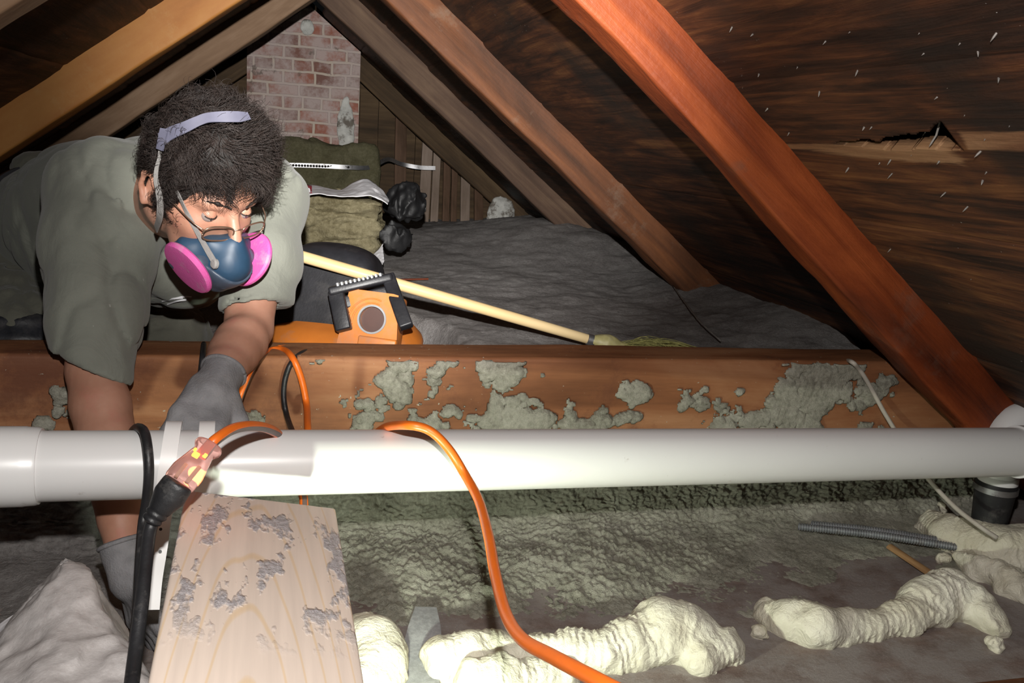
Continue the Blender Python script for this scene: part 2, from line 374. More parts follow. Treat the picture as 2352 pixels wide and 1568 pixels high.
def sheath():
    """old dark roof boards: grain runs along world Y (local X after the mapping)"""
    m, N, L, B = newmat('old_roof_boards'); c = N.new('ShaderNodeTexCoord').outputs['Object']
    sep = N.new('ShaderNodeSeparateXYZ'); L.new(c, sep.inputs[0])
    mp = N.new('ShaderNodeMapping'); mp.inputs['Scale'].default_value = (34, 2.2, 34); L.new(c, mp.inputs[0])
    g = nz(N, L, mp.outputs[0], 1.4, 8, .68, .8)
    mp2 = N.new('ShaderNodeMapping'); mp2.inputs['Scale'].default_value = (9, 1.3, 9); L.new(c, mp2.inputs[0]); b = nz(N, L, mp2.outputs[0], 1.7, 4, .6, .6)
    f = mth(N, L, 'ADD', mth(N, L, 'MULTIPLY', g, .5), mth(N, L, 'MULTIPLY', b, .5))
    col = ramp(N, L, f, [(.38, (.014, .009, .007)), (.46, (.040, .019, .012)), (.54, (.095, .036, .017)), (.66, (.20, .085, .032))])
    blk = ramp(N, L, nz(N, L, c, 2.6, 4, .6), [(.47, (0, 0, 0)), (.62, (.8, .8, .8))]); col = mixc(N, L, blk, col, (.022, .018, .015))
    an = N.new('ShaderNodeAttribute'); an.attribute_name = 'worn'
    wf = mth(N, L, 'ADD', an.outputs['Fac'], mth(N, L, 'MULTIPLY', mth(N, L, 'SUBTRACT', g, .5), 2.2)); wf = ramp(N, L, wf, [(.35, (0, 0, 0)), (.75, (1, 1, 1))]); wf = mth(N, L, 'MULTIPLY', wf, ramp(N, L, an.outputs['Fac'], [(.02, (0, 0, 0)), (.25, (1, 1, 1))]))
    col = mixc(N, L, wf, col, ramp(N, L, b, [(.35, (.14, .06, .03)), (.65, (.34, .19, .10))]))
    s = ramp(N, L, nz(N, L, c, 120, 3, .7), [(.70, (0, 0, 0)), (.73, (1, 1, 1))])
    s2 = ramp(N, L, nz(N, L, c, 3.1, 2, .5), [(.52, (0, 0, 0)), (.6, (1, 1, 1))]); col = mixc(N, L, mth(N, L, 'MULTIPLY', s, s2), col, (.42, .40, .38))
    L.new(col, B.inputs['Base Color']); B.inputs['Roughness'].default_value = .62; B.inputs['Specular IOR Level'].default_value = .25
    bump(N, L, B, mth(N, L, 'ADD', g, mth(N, L, 'MULTIPLY', nz(N, L, c, 45, 4), .3)), .6, .008); return m
M['sheath'] = sheath()
M['raf_red'] = wood('hewn_red_timber', (.045, .012, .007), (.17, .034, .010), (.29, .066, .018), 1, .5, .6, dust=((.13, .07, .05), 6, .55, .5), across=(20, 26), seed=1.3)
M['raf_red2'] = wood('hewn_brown_timber', (.05, .024, .014), (.13, .050, .022), (.23, .085, .032), 1, .65, .4, dust=((.2, .14, .10), 7, .55, .5), across=(20, 20), seed=4.1)
M['raf_brown'] = wood('aged_brown_timber', (.045, .027, .019), (.09, .053, .035), (.15, .095, .06), 1, .7, .4, seed=7.7)
M['raf_gold'] = wood('golden_sawn_timber', (.20, .075, .018), (.34, .135, .032), (.42, .20, .055), .8, .6, .18, across=(6, 6), seed=2.2, dust=((.40, .22, .08), 14, .55, .5))
M['raf_tan'] = wood('tan_rough_timber', (.13, .075, .043), (.22, .135, .08), (.32, .215, .14), 1, .7, .35, across=(14, 14), seed=5.5)
M['beam'] = wood('red_brown_tie_beam', (.12, .045, .02), (.27, .11, .048), (.40, .20, .10), .9, .65, .3, across=(14, 14), seed=3.3, dust=((.10, .035, .022), 2.6, .50, .7), fleck=((.40, .39, .32), 95, .69))
M['gable'] = wood('dark_gable_boards', (.03, .02, .011), (.07, .043, .022), (.12, .078, .04), 1, .75, .4, seed=9.1)
M['lath_pale'] = wood('pale_dusty_board', (.17, .125, .095), (.26, .20, .16), (.34, .275, .225), 1, .75, .3, seed=8.2)
M['lath_brown'] = wood('brown_lath', (.06, .035, .02), (.12, .07, .045), (.18, .11, .07), 1, .75, .3, seed=6.2)
def plank_mat():
    m, N, L, B = newmat('new_pine_plank'); c = N.new('ShaderNodeTexCoord').outputs['Object']
    mp = N.new('ShaderNodeMapping'); mp.inputs['Scale'].default_value = (1.0, 9, 9); L.new(c, mp.inputs[0])
    wv = N.new('ShaderNodeTexWave'); wv.wave_type = 'RINGS'; wv.rings_direction = 'SPHERICAL'; wv.inputs['Scale'].default_value = 2.9; wv.inputs['Distortion'].default_value = 2.6; wv.inputs['Detail'].default_value = 1.5; wv.inputs['Detail Scale'].default_value = 1.0
    mp.inputs['Location'].default_value = (.30, -.1, 0); L.new(mp.outputs[0], wv.inputs['Vector'])
    col = ramp(N, L, wv.outputs['Fac'], [(.0, (.74, .62, .53)), (.93, (.74, .62, .53)), (1.0, (.72, .55, .38))])
    mp2 = N.new('ShaderNodeMapping'); mp2.inputs['Scale'].default_value = (3, 60, 60); L.new(c, mp2.inputs[0])
    gr = ramp(N, L, nz(N, L, mp2.outputs[0], 1, 4), [(.3, (.88, .88, .88)), (.7, (1.05, 1.05, 1.05))]); col = mixc(N, L, 1.0, col, gr, 'MULTIPLY')
    mpb = N.new('ShaderNodeMapping'); mpb.inputs['Scale'].default_value = (.42, 1, 1); mpb.inputs['Location'].default_value = (.37, .13, 0); L.new(c, mpb.inputs[0]); blot = ramp(N, L, nz(N, L, mpb.outputs[0], 26, 4, .6), [(.535, (0, 0, 0)), (.58, (1, 1, 1))]); tex = nz(N, L, c, 170, 4, .8)
    dc = ramp(N, L, tex, [(.35, (.25, .235, .245)), (.62, (.55, .53, .56))]); sep = N.new('ShaderNodeSeparateXYZ'); L.new(c, sep.inputs[0])
    lim = ramp(N, L, mth(N, L, 'ADD', sep.outputs[0], .5), [(.58, (0, 0, 0)), (.66, (.88, .88, .88))])
    col = mixc(N, L, mth(N, L, 'MULTIPLY', blot, lim), col, dc)
    L.new(col, B.inputs['Base Color']); B.inputs['Roughness'].default_value = .6
    bump(N, L, B, mth(N, L, 'MULTIPLY', mth(N, L, 'MULTIPLY', blot, lim), tex), .5, .01); return m
M['plank'] = plank_mat()
def brick_mat():
    m, N, L, B = newmat('whitewashed_brick'); c = N.new('ShaderNodeTexCoord').outputs['Object']
    mp = N.new('ShaderNodeMapping'); mp.inputs['Rotation'].default_value = (radians(90), 0, 0); L.new(c, mp.inputs[0])
    b = N.new('ShaderNodeTexBrick'); b.inputs['Scale'].default_value = 1; b.inputs['Brick Width'].default_value = .155; b.inputs['Row Height'].default_value = .061
    b.inputs['Mortar Size'].default_value = .0075; b.inputs['Mortar Smooth'].default_value = .3; b.inputs['Bias'].default_value = 0; b.squash = .62; b.squash_frequency = 3
    b.inputs['Color1'].default_value = (.30, .095, .055, 1); b.inputs['Color2'].default_value = (.13, .06, .045, 1); b.inputs['Mortar'].default_value = (.50, .42, .34, 1)
    nd = N.new('ShaderNodeTexNoise'); nd.inputs['Scale'].default_value = 9; L.new(c, nd.inputs['Vector']); vm = N.new('ShaderNodeVectorMath'); vm.operation = 'SCALE'; vm.inputs['Scale'].default_value = .018; L.new(nd.outputs['Color'], vm.inputs[0])
    va = N.new('ShaderNodeVectorMath'); va.operation = 'ADD'; L.new(mp.outputs[0], va.inputs[0]); L.new(vm.outputs[0], va.inputs[1]); L.new(va.outputs[0], b.inputs['Vector'])
    wsh = ramp(N, L, nz(N, L, c, 7, 8, .72), [(.38, (.08, .08, .08)), (.56, (.86, .86, .86))]); col = mixc(N, L, wsh, b.outputs['Color'], (.46, .38, .36))
    d = ramp(N, L, nz(N, L, c, 16, 5, .7), [(.60, (0, 0, 0)), (.68, (.8, .8, .8))]); col = mixc(N, L, d, col, (.14, .11, .09))
    L.new(col, B.inputs['Base Color']); B.inputs['Roughness'].default_value = .85
    bump(N, L, B, mth(N, L, 'SUBTRACT', nz(N, L, c, 50, 5), b.outputs['Fac']), .6, .01); return m
M['brick'] = brick_mat()
M['plaster'] = plain('flaking_white_plaster', (.50, .50, .47), .8, var=.2, dirt=((.1, .08, .06), 14, .5, .9, .1), bs=.5, bscale=60)
M['tape'] = fluff('grey_dusty_metal_strip', (.20, .20, .20), (.28, .28, .29), (.38, .38, .39), 1.5, bs=.15)
M['bag'] = fluff('dusty_grey_plastic_bag', (.34, .31, .30), (.43, .40, .39), (.52, .49, .48), .7, (.7, .68, .66), bs=.25)
def emis(name, col, s):
    m, N, L, B = newmat(name); B.inputs['Base Color'].default_value = (*col, 1); B.inputs['Emission Color'].default_value = (*col, 1); B.inputs['Emission Strength'].default_value = s; return m
M['neon'] = emis('glowing_neon_indicator', (1, .35, .02), 5)
M['lens_face'] = emis('work_lamp_lens', (.86, 1, .70), 3)
def clear(name, col, rough=.1, alpha=.5):
    m, N, L, B = newmat(name); B.inputs['Base Color'].default_value = (*col, 1); B.inputs['Roughness'].default_value = rough
    B.inputs['Transmission Weight'].default_value = alpha; B.inputs['IOR'].default_value = 1.08; return m
M['clear_red'] = clear('clear_connector_plastic', (1, .62, .56), .12, .75)
def glass():
    m, N, L, B = newmat('glasses_lens'); t = N.new('ShaderNodeBsdfTransparent'); t.inputs[0].default_value = (.93, .93, .93, 1); g = N.new('ShaderNodeBsdfGlossy'); g.inputs['Roughness'].default_value = .05
    mx = N.new('ShaderNodeMixShader'); mx.inputs[0].default_value = .07; L.new(t.outputs[0], mx.inputs[1]); L.new(g.outputs[0], mx.inputs[2])
    L.new(mx.outputs[0], N['Material Output'].inputs[0]); return m
M['glass'] = glass()

# ================================================================ THE ATTIC
X0, ZR, SR_, SL_, OFF = .112, 1.25, .80, .75, .125
nR = unit([SR_, 0, 1]); dR = unit([1, 0, -SR_]); nL = unit([-SL_, 0, 1]); dL = unit([-1, 0, -SL_])
APX = np.array([X0, 0, ZR])
def roof_pt(side, s, Y, off):
    d, n = (dR, nR) if side > 0 else (dL, nL)
    return APX+np.outer(np.ravel(s), d).reshape(*np.shape(s), 3)+np.asarray(off)[..., None]*n+np.asarray(Y)[..., None]*np.array([0, 1., 0])
def sheathing(name, side, seams, Y0, Y1, seed, mats, hole=False, ds=.012, dy=.03):
    V = []; F = []; MI = []; WR = []; base = 0
    for k in range(len(seams)-1):
        a, b = seams[k]+.0015, seams[k+1]-.0015; n = max(3, int((b-a)/ds)); fine = hole and a < .9 and b > .7
        dyy = .003 if fine else dy; nn = n if not fine else int((b-a)/.0026)
        S, Y = np.meshgrid(np.linspace(a, b, nn), np.arange(Y0, Y1, dyy), indexing='ij')
        edge = np.minimum(S-a, b-S); e = np.clip(1-edge/.012, 0, 1)**2*.004
        Pn = np.stack([S*14, Y*1.3, S*0+k*5+seed], -1)
        o = OFF-.004*fbm(Pn, 4, seed)-(.002+.004*_h(np.array([k]), np.array([seed]), np.array([3]), 5)[0])+e
        if side > 0: o = o+np.clip(.006-np.abs(S-1.135)*1.2-np.clip(Y-1.7, 0, 1)*.1, 0, 1)
        # ragged board edges
        S2 = S+np.where(edge < .004, .0025*noise(np.stack([S*40, Y*22, S*0+seed], -1), 3), 0)
        P = roof_pt(side, S2, Y, o); N_, M_ = S.shape; idx = np.arange(N_*M_).reshape(N_, M_)+base
        f = np.stack([idx[:-1, :-1], idx[1:, :-1], idx[1:, 1:], idx[:-1, 1:]], -1).reshape(-1, 4)
        if side < 0: f = f[:, ::-1]
        mi = np.zeros(len(f), int)
        if fine:
            sc_ = (S[:-1, :-1]+.002).ravel(); yc = (Y[:-1, :-1]+.0015).ravel(); q = np.stack([sc_*40, yc*25, sc_*0], -1); nzv = noise(q, 4)+.5*noise(q*4, 6)
            top = .853-np.clip((1.16-yc)/.16, 0, 1)*.034+.006*nzv; bot = .868+.004*noise(q*1.7, 8)
            hm = (yc > .995) & (yc < 1.27+.01*nzv) & (sc_ > top+np.clip(yc-1.16, 0, 1)*.03) & (sc_ < bot-np.clip(yc-1.16, 0, 1)*.02)
            f = f[~hm]; mi = mi[~hm]
        wr = np.zeros(S.shape)
        if fine:
            g1 = np.minimum(np.minimum(Y-.99, 1.50-Y)/.06, np.minimum(S-.853, .908-np.clip(Y-1.0, 0, 1)*.05-S)/.018); g2 = np.minimum((.99-Y)/.02, np.minimum(S-.826, .866-S)/.012)
            g3 = np.minimum(np.minimum(Y-.8, 1.2-Y)/.15, np.minimum(S-1.12, 1.145-S)/.02)
            wr = np.clip(np.maximum(g1, g2), 0, 1.3)
        WR.append(wr.ravel())
        V.append(P.reshape(-1, 3)); F.append(f); MI.append(mi); base += N_*M_
    o = raw_mesh(name, np.vstack(V), np.vstack(F), mats); o.data.polygons.foreach_set('material_index', np.concatenate(MI)); at = o.data.attributes.new('worn', 'FLOAT', 'POINT'); at.data.foreach_set('value', np.concatenate(WR).astype(np.float32))
    md = o.modifiers.new('solid', 'SOLIDIFY'); md.thickness = .022; md.offset = -1 if side < 0 else -1
    return o
M['fresh'] = wood('torn_lighter_roof_wood', (.12, .06, .025), (.30, .165, .07), (.42, .25, .12), 1, .7, .5, across=(16, 16), seed=2.9)
ceil = sheathing('ceiling', 1, [0.0, .25, .48, .715, 1.062, 1.475, 1.80, 2.15], -.3, 5.3, 11, [M['sheath'], M['fresh']], hole=True)
struct(ceil); ceil['label'] = 'dark old roof boards of the right hand slope, studded with nail points'
ceil2 = sheathing('ceiling', -1, [0.0, .22, .50, .76, 1.05, 1.33, 1.62, 2.0, 2.3], -.3, 5.3, 23, [M['sheath'], M['fresh']])
struct(ceil2); ceil2['label'] = 'black shaded roof boards of the left hand slope'
# roofing felt over the boards, seen through the hole
M['sheet'] = plain('matte_black_sheeting', (.010, .010, .011), .55, bs=.2)
M['felt'] = plain('black_roofing_felt', (.012, .011, .011), .9)
for side, nm in ((1, 'ceiling_outer'), (-1, 'ceiling_outer')):
    S, Y = np.meshgrid([-.02, 2.3], [-.3, 5.3], indexing='ij'); g = grid_mesh(nm, roof_pt(side, S, Y, np.full(S.shape, OFF+.05)), M['felt']); struct(g); g['label'] = 'black roofing felt over the %s slope' % ('right' if side > 0 else 'left')
    md = g.modifiers.new('solid', 'SOLIDIFY'); md.thickness = .006
# floor of dusty boards between the ties
def flat_box(name, x0, x1, y0, y1, z0, z1, mat):
    return boxm(name, ((x0+x1)/2, (y0+y1)/2, (z0+z1)/2), (1, 0, 0), (0, 1, 0), (0, 0, 1), x1-x0, y1-y0, z1-z0, mat)
fl = flat_box('floor', -1.9, 2.1, -.3, 5.3, -.03, 0, M['floor']); struct(fl)
# gable wall: vertical boards with real thickness
def gable():
    V = []; F = []; x = -1.3; k = 0
    while x < 1.6:
        wd = .07+.05*random.random(); y = 5.12+.008*random.random(); tilt = random.uniform(-.004, .004)
        zt = lambda X: min(ZR+.14-(X-X0)*SR_, ZR+.14+(X-X0)*SL_)
        c = [(x, zt(x)), (x+wd-.004, zt(x+wd))]; b = len(V)
        for yy in (y, y+.02):
            for (X, Z) in c: V += [(X+tilt, yy, 0.0), (X, yy, max(Z, .02))]
        F += [(b, b+2, b+3, b+1), (b+4, b+5, b+7, b+6), (b, b+1, b+5, b+4), (b+2, b+6, b+7, b+3), (b+1, b+3, b+7, b+5)]
        x += wd; k += 1
    # outer cladding behind the gaps
    b = len(V); V += [(-1.6, 5.16, 0), (1.9, 5.16, 0), (X0, 5.16, 1.45), (-1.6, 5.18, 0), (1.9, 5.18, 0), (X0, 5.18, 1.45)]
    F += [(b, b+1, b+2), (b+3, b+5, b+4), (b, b+2, b+5, b+3), (b+1, b+4, b+5, b+2)]
    return mesh('wall_back', V, F, M['gable'], None, False)
gw = gable(); struct(gw); gw['label'] = 'brown vertical boards of the gable end behind the chimney'

def timber(name, O, X, Y, Z, L, sy, sz, mat, seed, rough=.004, wane=0.0, clampx=None, nseg=90, rad=.008, bow=0.0):
    """hewn timber: local x along, cross-section 0..sy (y) by 0..sz (z)"""
    ts = np.linspace(0, L, nseg); pts = []
    r = rad; n = 5
    for cx, cy, a0 in ((sy-r, sz-r, 0), (r, sz-r, 90), (r, r, 180), (sy-r, r, 270)):
        for a in np.linspace(a0, a0+90, n): pts.append((cx+r*cos(radians(a)), cy+r*sin(radians(a))))
    q = []                                                       # add points along the faces
    for i in range(len(pts)):
        a, b = np.array(pts[i]), np.array(pts[(i+1) % len(pts)]); d = np.linalg.norm(b-a); m = max(1, int(d/.018))
        for k in range(m): q.append(a+(b-a)*k/m)
    q = np.array(q); c = np.array([sy/2, sz/2]); m = len(q)
    T, J = np.meshgrid(ts, np.arange(m), indexing='ij'); YZ = q[J]; rel = YZ-c
    n1 = fbm(np.stack([T*2.2+seed, YZ[..., 0]*9, YZ[..., 1]*9+seed], -1), 3, seed); n2 = fbm(np.stack([T*11, YZ[..., 0]*45, YZ[..., 1]*45+seed], -1), 3, seed+9)
    k = 1+(n1*rough*3+n2*rough*1.1)/np.maximum(np.linalg.norm(rel, axis=-1), .02)[...]
    P2_ = c+rel*k[..., None]
    if wane:                                                     # wavering outline of a log that was only squared by axe
        w1 = wane*fbm(np.stack([T*1.6, T*0+seed, T*0], -1), 3, seed+3); w2 = wane*fbm(np.stack([T*2.1, T*0+seed+7, T*0], -1), 3, seed+5)
        P2_[..., 1] += w1+(rel[..., 1] > 0)*w2*.7
    P2_[..., 1] += bow*np.sin(T/L*pi)
    V = T[..., None]*np.array([1., 0, 0])+P2_[..., :1]*np.array([0, 1., 0])+P2_[..., 1:]*np.array([0, 0, 1.])
    V = V.reshape(-1, 3); F = []
    if clampx is not None:
        W = np.array(O)+V@np.array([X, Y, Z]); s_, x_ = clampx; bad = W[:, 0]*s_ < x_*s_
        # slide along the timber's own axis onto the mitre plane
        dx = (x_-W[:, 0])/np.array(X)[0]; V[bad, 0] += dx[bad]
    for i in range(nseg-1):
        for j in range(m): F.append((i*m+j, i*m+(j+1) % m, (i+1)*m+(j+1) % m, (i+1)*m+j))
    F = [f[::-1] for f in F] if np.dot(np.cross(X, Y), Z) < 0 else F
    F += [tuple(range(m))[::-1], tuple((nseg-1)*m+j for j in range(m))]
    o = mesh(name, V, F, mat); crease(o, 50)
    if np.dot(np.cross(X, Y), Z) < 0:
        Y = -np.array(Y); me = o.data
        for v in me.vertices: v.co.y = -v.co.y
        me.update()
    o.matrix_world = Matrix(((X[0], Y[0], Z[0], O[0]), (X[1], Y[1], Z[1], O[1]), (X[2], Y[2], Z[2], O[2]), (0, 0, 0, 1))); return o
def rafter(side, Yb, th, dep, L, mat, seed, label, rough=.004, wane=0.0, s0=-.12):
    d, n = (dR, nR) if side > 0 else (dL, nL)
    O = APX+d*s0+np.array([0, Yb-th, 0])
    o = timber('rafter', O, d, np.array([0, 1., 0]), n, L-s0, th, dep, mat, seed, rough, wane, clampx=(side, X0+side*.002))
    return tag(o, label, 'rafter', 'roof rafters')
rafter(1, 1.51, .085, .112, 1.80, M['raf_red'], 31, 'nearest right hand rafter, thick bright orange red hewn timber', .005, .02)
rafter(1, 2.69, .085, .118, 1.62, M['raf_red2'], 42, 'second right hand rafter, brown with an orange streak, behind the bright red one', .004, .010)
rafter(1, 3.72, .08, .118, 1.60, M['raf_brown'], 53, 'third right hand rafter, dull dark brown, meeting at the peak before the chimney', .003, .006)
rafter(1, 4.98, .06, .11, 1.60, M['gable'], 64, 'thin dark rafter against the gable boards right of the chimney', .003, .006)
rafter(-1, 2.69, .085, .142, 2.0, M['raf_gold'], 75, 'wide golden orange rafter at upper left above the worker', .002, .004)
rafter(-1, 3.72, .08, .118, 2.0, M['raf_tan'], 86, 'tan rough rafter on the left running up to the peak by the chimney', .003, .004)
rafter(-1, 1.51, .085, .125, 1.9, M['raf_tan'], 97, 'pale rafter cut off by the top left corner', .003, .004)
rafter(-1, 4.98, .06, .11, 1.70, M['gable'], 98, 'dark rafter against the gable boards left of the chimney', .003, .006)
rdg = timber('ridge_board', (X0-.012, 0, ZR+.045), (0, 1., 0), (1., 0, 0), (0, 0, 1.), 5.1, .024, .09, M['gable'], 5, .001)
rdg.location = (X0-.012, 0.0, ZR+.17-.09)
bpy.data.objects.remove(rdg)

# tie beam the worker leans over
beam = timber('tie_beam', (-1.62, 1.56, .135), (1., 0, 0), (0, 1., 0), (0, 0, 1.), 3.05, .12, .229, M['beam'], 15, .0012, 0, nseg=260)
tag(beam, 'long red brown wooden tie beam crossing behind the white pipe, spattered with insulation', 'beam')
# clumps of insulation stuck to the beam face
def stuck():
    xs = np.arange(-.40, 1.28, .0025); zs = np.arange(.14, .362, .0025); X, Z = np.meshgrid(xs, zs, indexing='ij')
    q = np.stack([X*15, Z*17, X*0+3], -1); f = fbm(q, 5, 77)+.45*fbm(q*3.1, 4, 5)+.10
    env = np.interp(X, [-.4, -.05, .12, .26, .30, .42, .48, .60, .66, .8, 1.05, 1.15, 1.28], [.42, .45, .38, .16, .12, .12, .25, .20, .03, .0, .0, .12, .22])
    env = env+np.clip((Z-.30)/.05, 0, 1)*.25
    m = f-env; on = m[:-1, :-1] > 0.0; th = np.clip(m*.06, 0, .010)+.001+.004*(.6-worley(np.stack([X*85, Z*85, X*0], -1), 1))
    P = np.stack([X, 1.5595-th, Z], -1)
    o = grid_mesh('stuck_insulation', P, M['clump'], None, on, True, True); md = o.modifiers.new('solid', 'SOLIDIFY'); md.thickness = .004; md.offset = -1
    return o
st = stuck(); tag(st, 'pale grey green blotches of blown insulation stuck to the beam face', 'insulation', kind='stuff')

# blown insulation behind the beam (one uncountable mass)
VC = np.array([.140, 2.06])
def height(X, Y):
    z = .285+.03*np.clip((Y-1.75)/1.0, 0, 1)
    z = z+.115*np.exp(-((X-1.12)/.28)**2-((Y-3.75)/.55)**2)+.05*np.exp(-((X-.75)/.4)**2-((Y-3.9)/.7)**2)
    z = z+np.clip(X-1.12, 0, .4)*.22*np.clip((Y-1.7)/.4, .2, 1)
    r = np.hypot(X-VC[0], Y-VC[1]); z = z-.16*(1-np.clip((r-.205)/.07, 0, 1))
    z = z-.07*np.clip((-.05-X)/.2, 0, 1)*np.clip((2.9-Y)/.3, 0, 1)
    z = z-.03*np.clip((1.80-Y)/.12, 0, 1)
    q = np.stack([X, Y, X*0], -1)
    return z+.028*fbm(q*2.4, 3, 3)+.010*fbm(q*11, 3, 6)+.008*(.6-worley(q*26+.5*noise(q*20, 3)[..., None], 9))
X, Y = np.meshgrid(np.arange(-1.5, 1.40, .011), np.concatenate([np.arange(1.681, 3.0, .011), np.arange(3.0, 5.11, .02)]), indexing='ij')
ins = grid_mesh('loose_insulation', np.stack([X, Y, height(X, Y)], -1), M['loose'])
tag(ins, 'deep grey drift of blown insulation behind the tie beam under the rafters', 'insulation', kind='stuff')
# clumpy insulation under and before the beam
def bank():
    xs = np.concatenate([np.arange(-1.2, .05, .008), np.arange(.05, 1.56, .0027)]); prof = spline([(1.16, -.012), (1.30, -.002), (1.42, .008), (1.52, .016), (1.565, .035), (1.59, .08), (1.60, .145)], 14)
    vv = np.linspace(0, 1, len(prof)); vs = np.linspace(0, 1, 185); py = np.interp(vs, vv, prof[:, 0]); pz = np.interp(vs, vv, prof[:, 1])
    X, V = np.meshgrid(xs, vs, indexing='ij'); Y = np.interp(V, vs, py); Z = np.interp(V, vs, pz)
    ty, tz = np.gradient(py), np.gradient(pz); l = np.hypot(ty, tz); ny = np.interp(V, vs, -tz/l); nzz = np.interp(V, vs, ty/l)
    q = np.stack([X, Y, Z], -1); dens = np.interp(X, [-1.2, -.3, .1, .55, .8, 1.0, 1.4], [.1, .1, 1, .95, .6, .12, -.1])*np.interp(Y, [1.16, 1.20, 1.27, 1.36, 1.5], [-.35, .1, .65, 1, 1])
    dens = np.maximum(dens, np.interp(Y, [1.50, 1.56], [-1, .8]))
    dens = np.where((X < .1) & (Y < 1.5), np.minimum(dens, .2), dens)
    wq = q+.010*np.stack([noise(q*45, 71), noise(q*45, 72), noise(q*45, 73)], -1); b = .75-worley(wq*88, 2)+.7*fbm(q*26, 3, 8); a = fbm(q*9, 4, 12); c = .5-worley(wq*170, 31); e = fbm(q*160, 2, 44)
    h = .010*(dens-.35)+.018*a+np.clip(dens+.2, 0, 1)*(.0100*b+.0060*c+.003*e)*(1+1.1*np.clip((Z-.035)/.03, 0, 1))
    h = h-.0*X
    W = q.copy(); W[..., 1] += ny*h; W[..., 2] += nzz*h; g = grid_mesh('clumped_insulation', W, [M['clump'], M['loose']], None, None, True, True)
    fc = (xs[:-1, None]+.03*noise(np.stack([W[:-1, :-1, 1]*20, W[:-1, :-1, 0]*20, W[:-1, :-1, 2]*20], -1), 6) < -.05); g.data.polygons.foreach_set('material_index', fc.ravel().astype(np.int32)); return g  # left faces get darker grey insulation, partly standing in for shade below the pipe
bk = bank(); tag(bk, 'greenish grey clumps of insulation banked under the beam and over the boards', 'insulation', kind='stuff')
# timber edge in the lower right corner
j = timber('floor_joist', (-.2, .84, -.06), (1., 0, 0), (0, 1., 0), (0, 0, 1.), 1.9, .15, .066, M['raf_red2'], 19, .001)
tag(j, 'flat brown timber lying along the bottom right edge in front of the foam', 'joist')
lt = timber('lath_strip', UZ(2035, 1262, .006), unit(UZ(2150, 1340, .006)-UZ(2035, 1262, .006)), np.cross((0, 0, 1), unit(UZ(2150, 1340, .006)-UZ(2035, 1262, .006))), (0, 0, 1.), .16, .018, .012, M['fresh'], 29, .001)
tag(lt, 'short orange brown lath on the boards between the conduit and the right foam bead', 'lath')

# nails through the right slope (parts of the roof they are driven through)
def nail(s, Y, ln, lean, seedr, kink=0.0):
    o = roof_pt(1, np.array(s), np.array(Y), np.array(OFF+.006)); d = unit(-nR+np.array([lean[0], lean[1], lean[2]])); r = seedr
    t1, t2, t3 = axes(d); p = [o, o+d*ln*.6, o+d*ln+t1*kink]
    T = [0, .5, .85, 1]; rs = [r, r, r*.9, r*.12]; P_ = [p[0], p[1], p[1]+(p[2]-p[1])*.7, p[2]]
    V = []; F = []
    for q, rr in zip(P_, rs):
        for a in range(6): V.append(q+rr*(t1*cos(a*pi/3)+t2*sin(a*pi/3)))
    for i in range(3):
        for a in range(6): F.append((i*6+a, i*6+(a+1) % 6, (i+1)*6+(a+1) % 6, (i+1)*6+a))
    F.append(tuple(range(18, 24)))
    return mesh('nail', V, F, M['dark_iron'], ceil)
def roof_hit(px, py):
    r = ray(px, py); k = ((APX-CP)@nR+OFF)/(r@nR); P = CP+r*k; return ((P-APX)@dR, P[1])
for (px, py) in [(1868, 45), (1930, 55), (1990, 40), (2015, 35), (2145, 28), (2240, 50), (2255, 60), (2320, 15), (2155, 85), (1755, 55), (1852, 105), (1760, 135), (1655, 150), (1985, 120), (1896, 165), (1940, 148), (2090, 140), (2210, 145), (2312, 120), (2330, 140), (2004, 255), (2030, 258), (2130, 240), (2240, 212), (2282, 270), (2285, 308), (2155, 278), (1832, 268), (2185, 335), (2070, 365), (2298, 350), (2280, 375), (2060, 325), (2040, 340), (2205, 412), (2258, 440), (2160, 430), (2028, 445), (1925, 455), (1883, 450), (1890, 490), (2290, 530), (2070, 545), (1790, 215), (1810, 245), (1752, 305), (1700, 20), (1660, 42), (2190, 185), (2120, 310), (2345, 240), (1960, 350), (2100, 480), (2240, 600), (2150, 620), (2050, 605)]:
    s, Y_ = roof_hit(px, py)
    nail(s, Y_, random.uniform(.030, .044), (random.uniform(-.3, .3), random.uniform(-.35, .35), random.uniform(-.7, .1)), random.uniform(.0012, .0019), random.choice([0, 0, .006, -.005]))
# white mortar drips on the lowest board
def drip(pts, wd):
    P_ = []
    for (px, py) in pts: s, y = roof_hit(px, py); P_.append(roof_pt(1, np.array(s), np.array(y), np.array(OFF-.004)))
    return ribbon('foam_drip', P_, -nR, wd, .006, M['drip'], ceil)
drip([(2195, 745), (2215, 760), (2228, 782), (2250, 805), (2262, 822)], [.004, .006, .003, .005, .003]); drip([(2272, 838), (2300, 858), (2325, 868), (2350, 876), (2380, 884)], [.006, .010, .012, .010, .008])

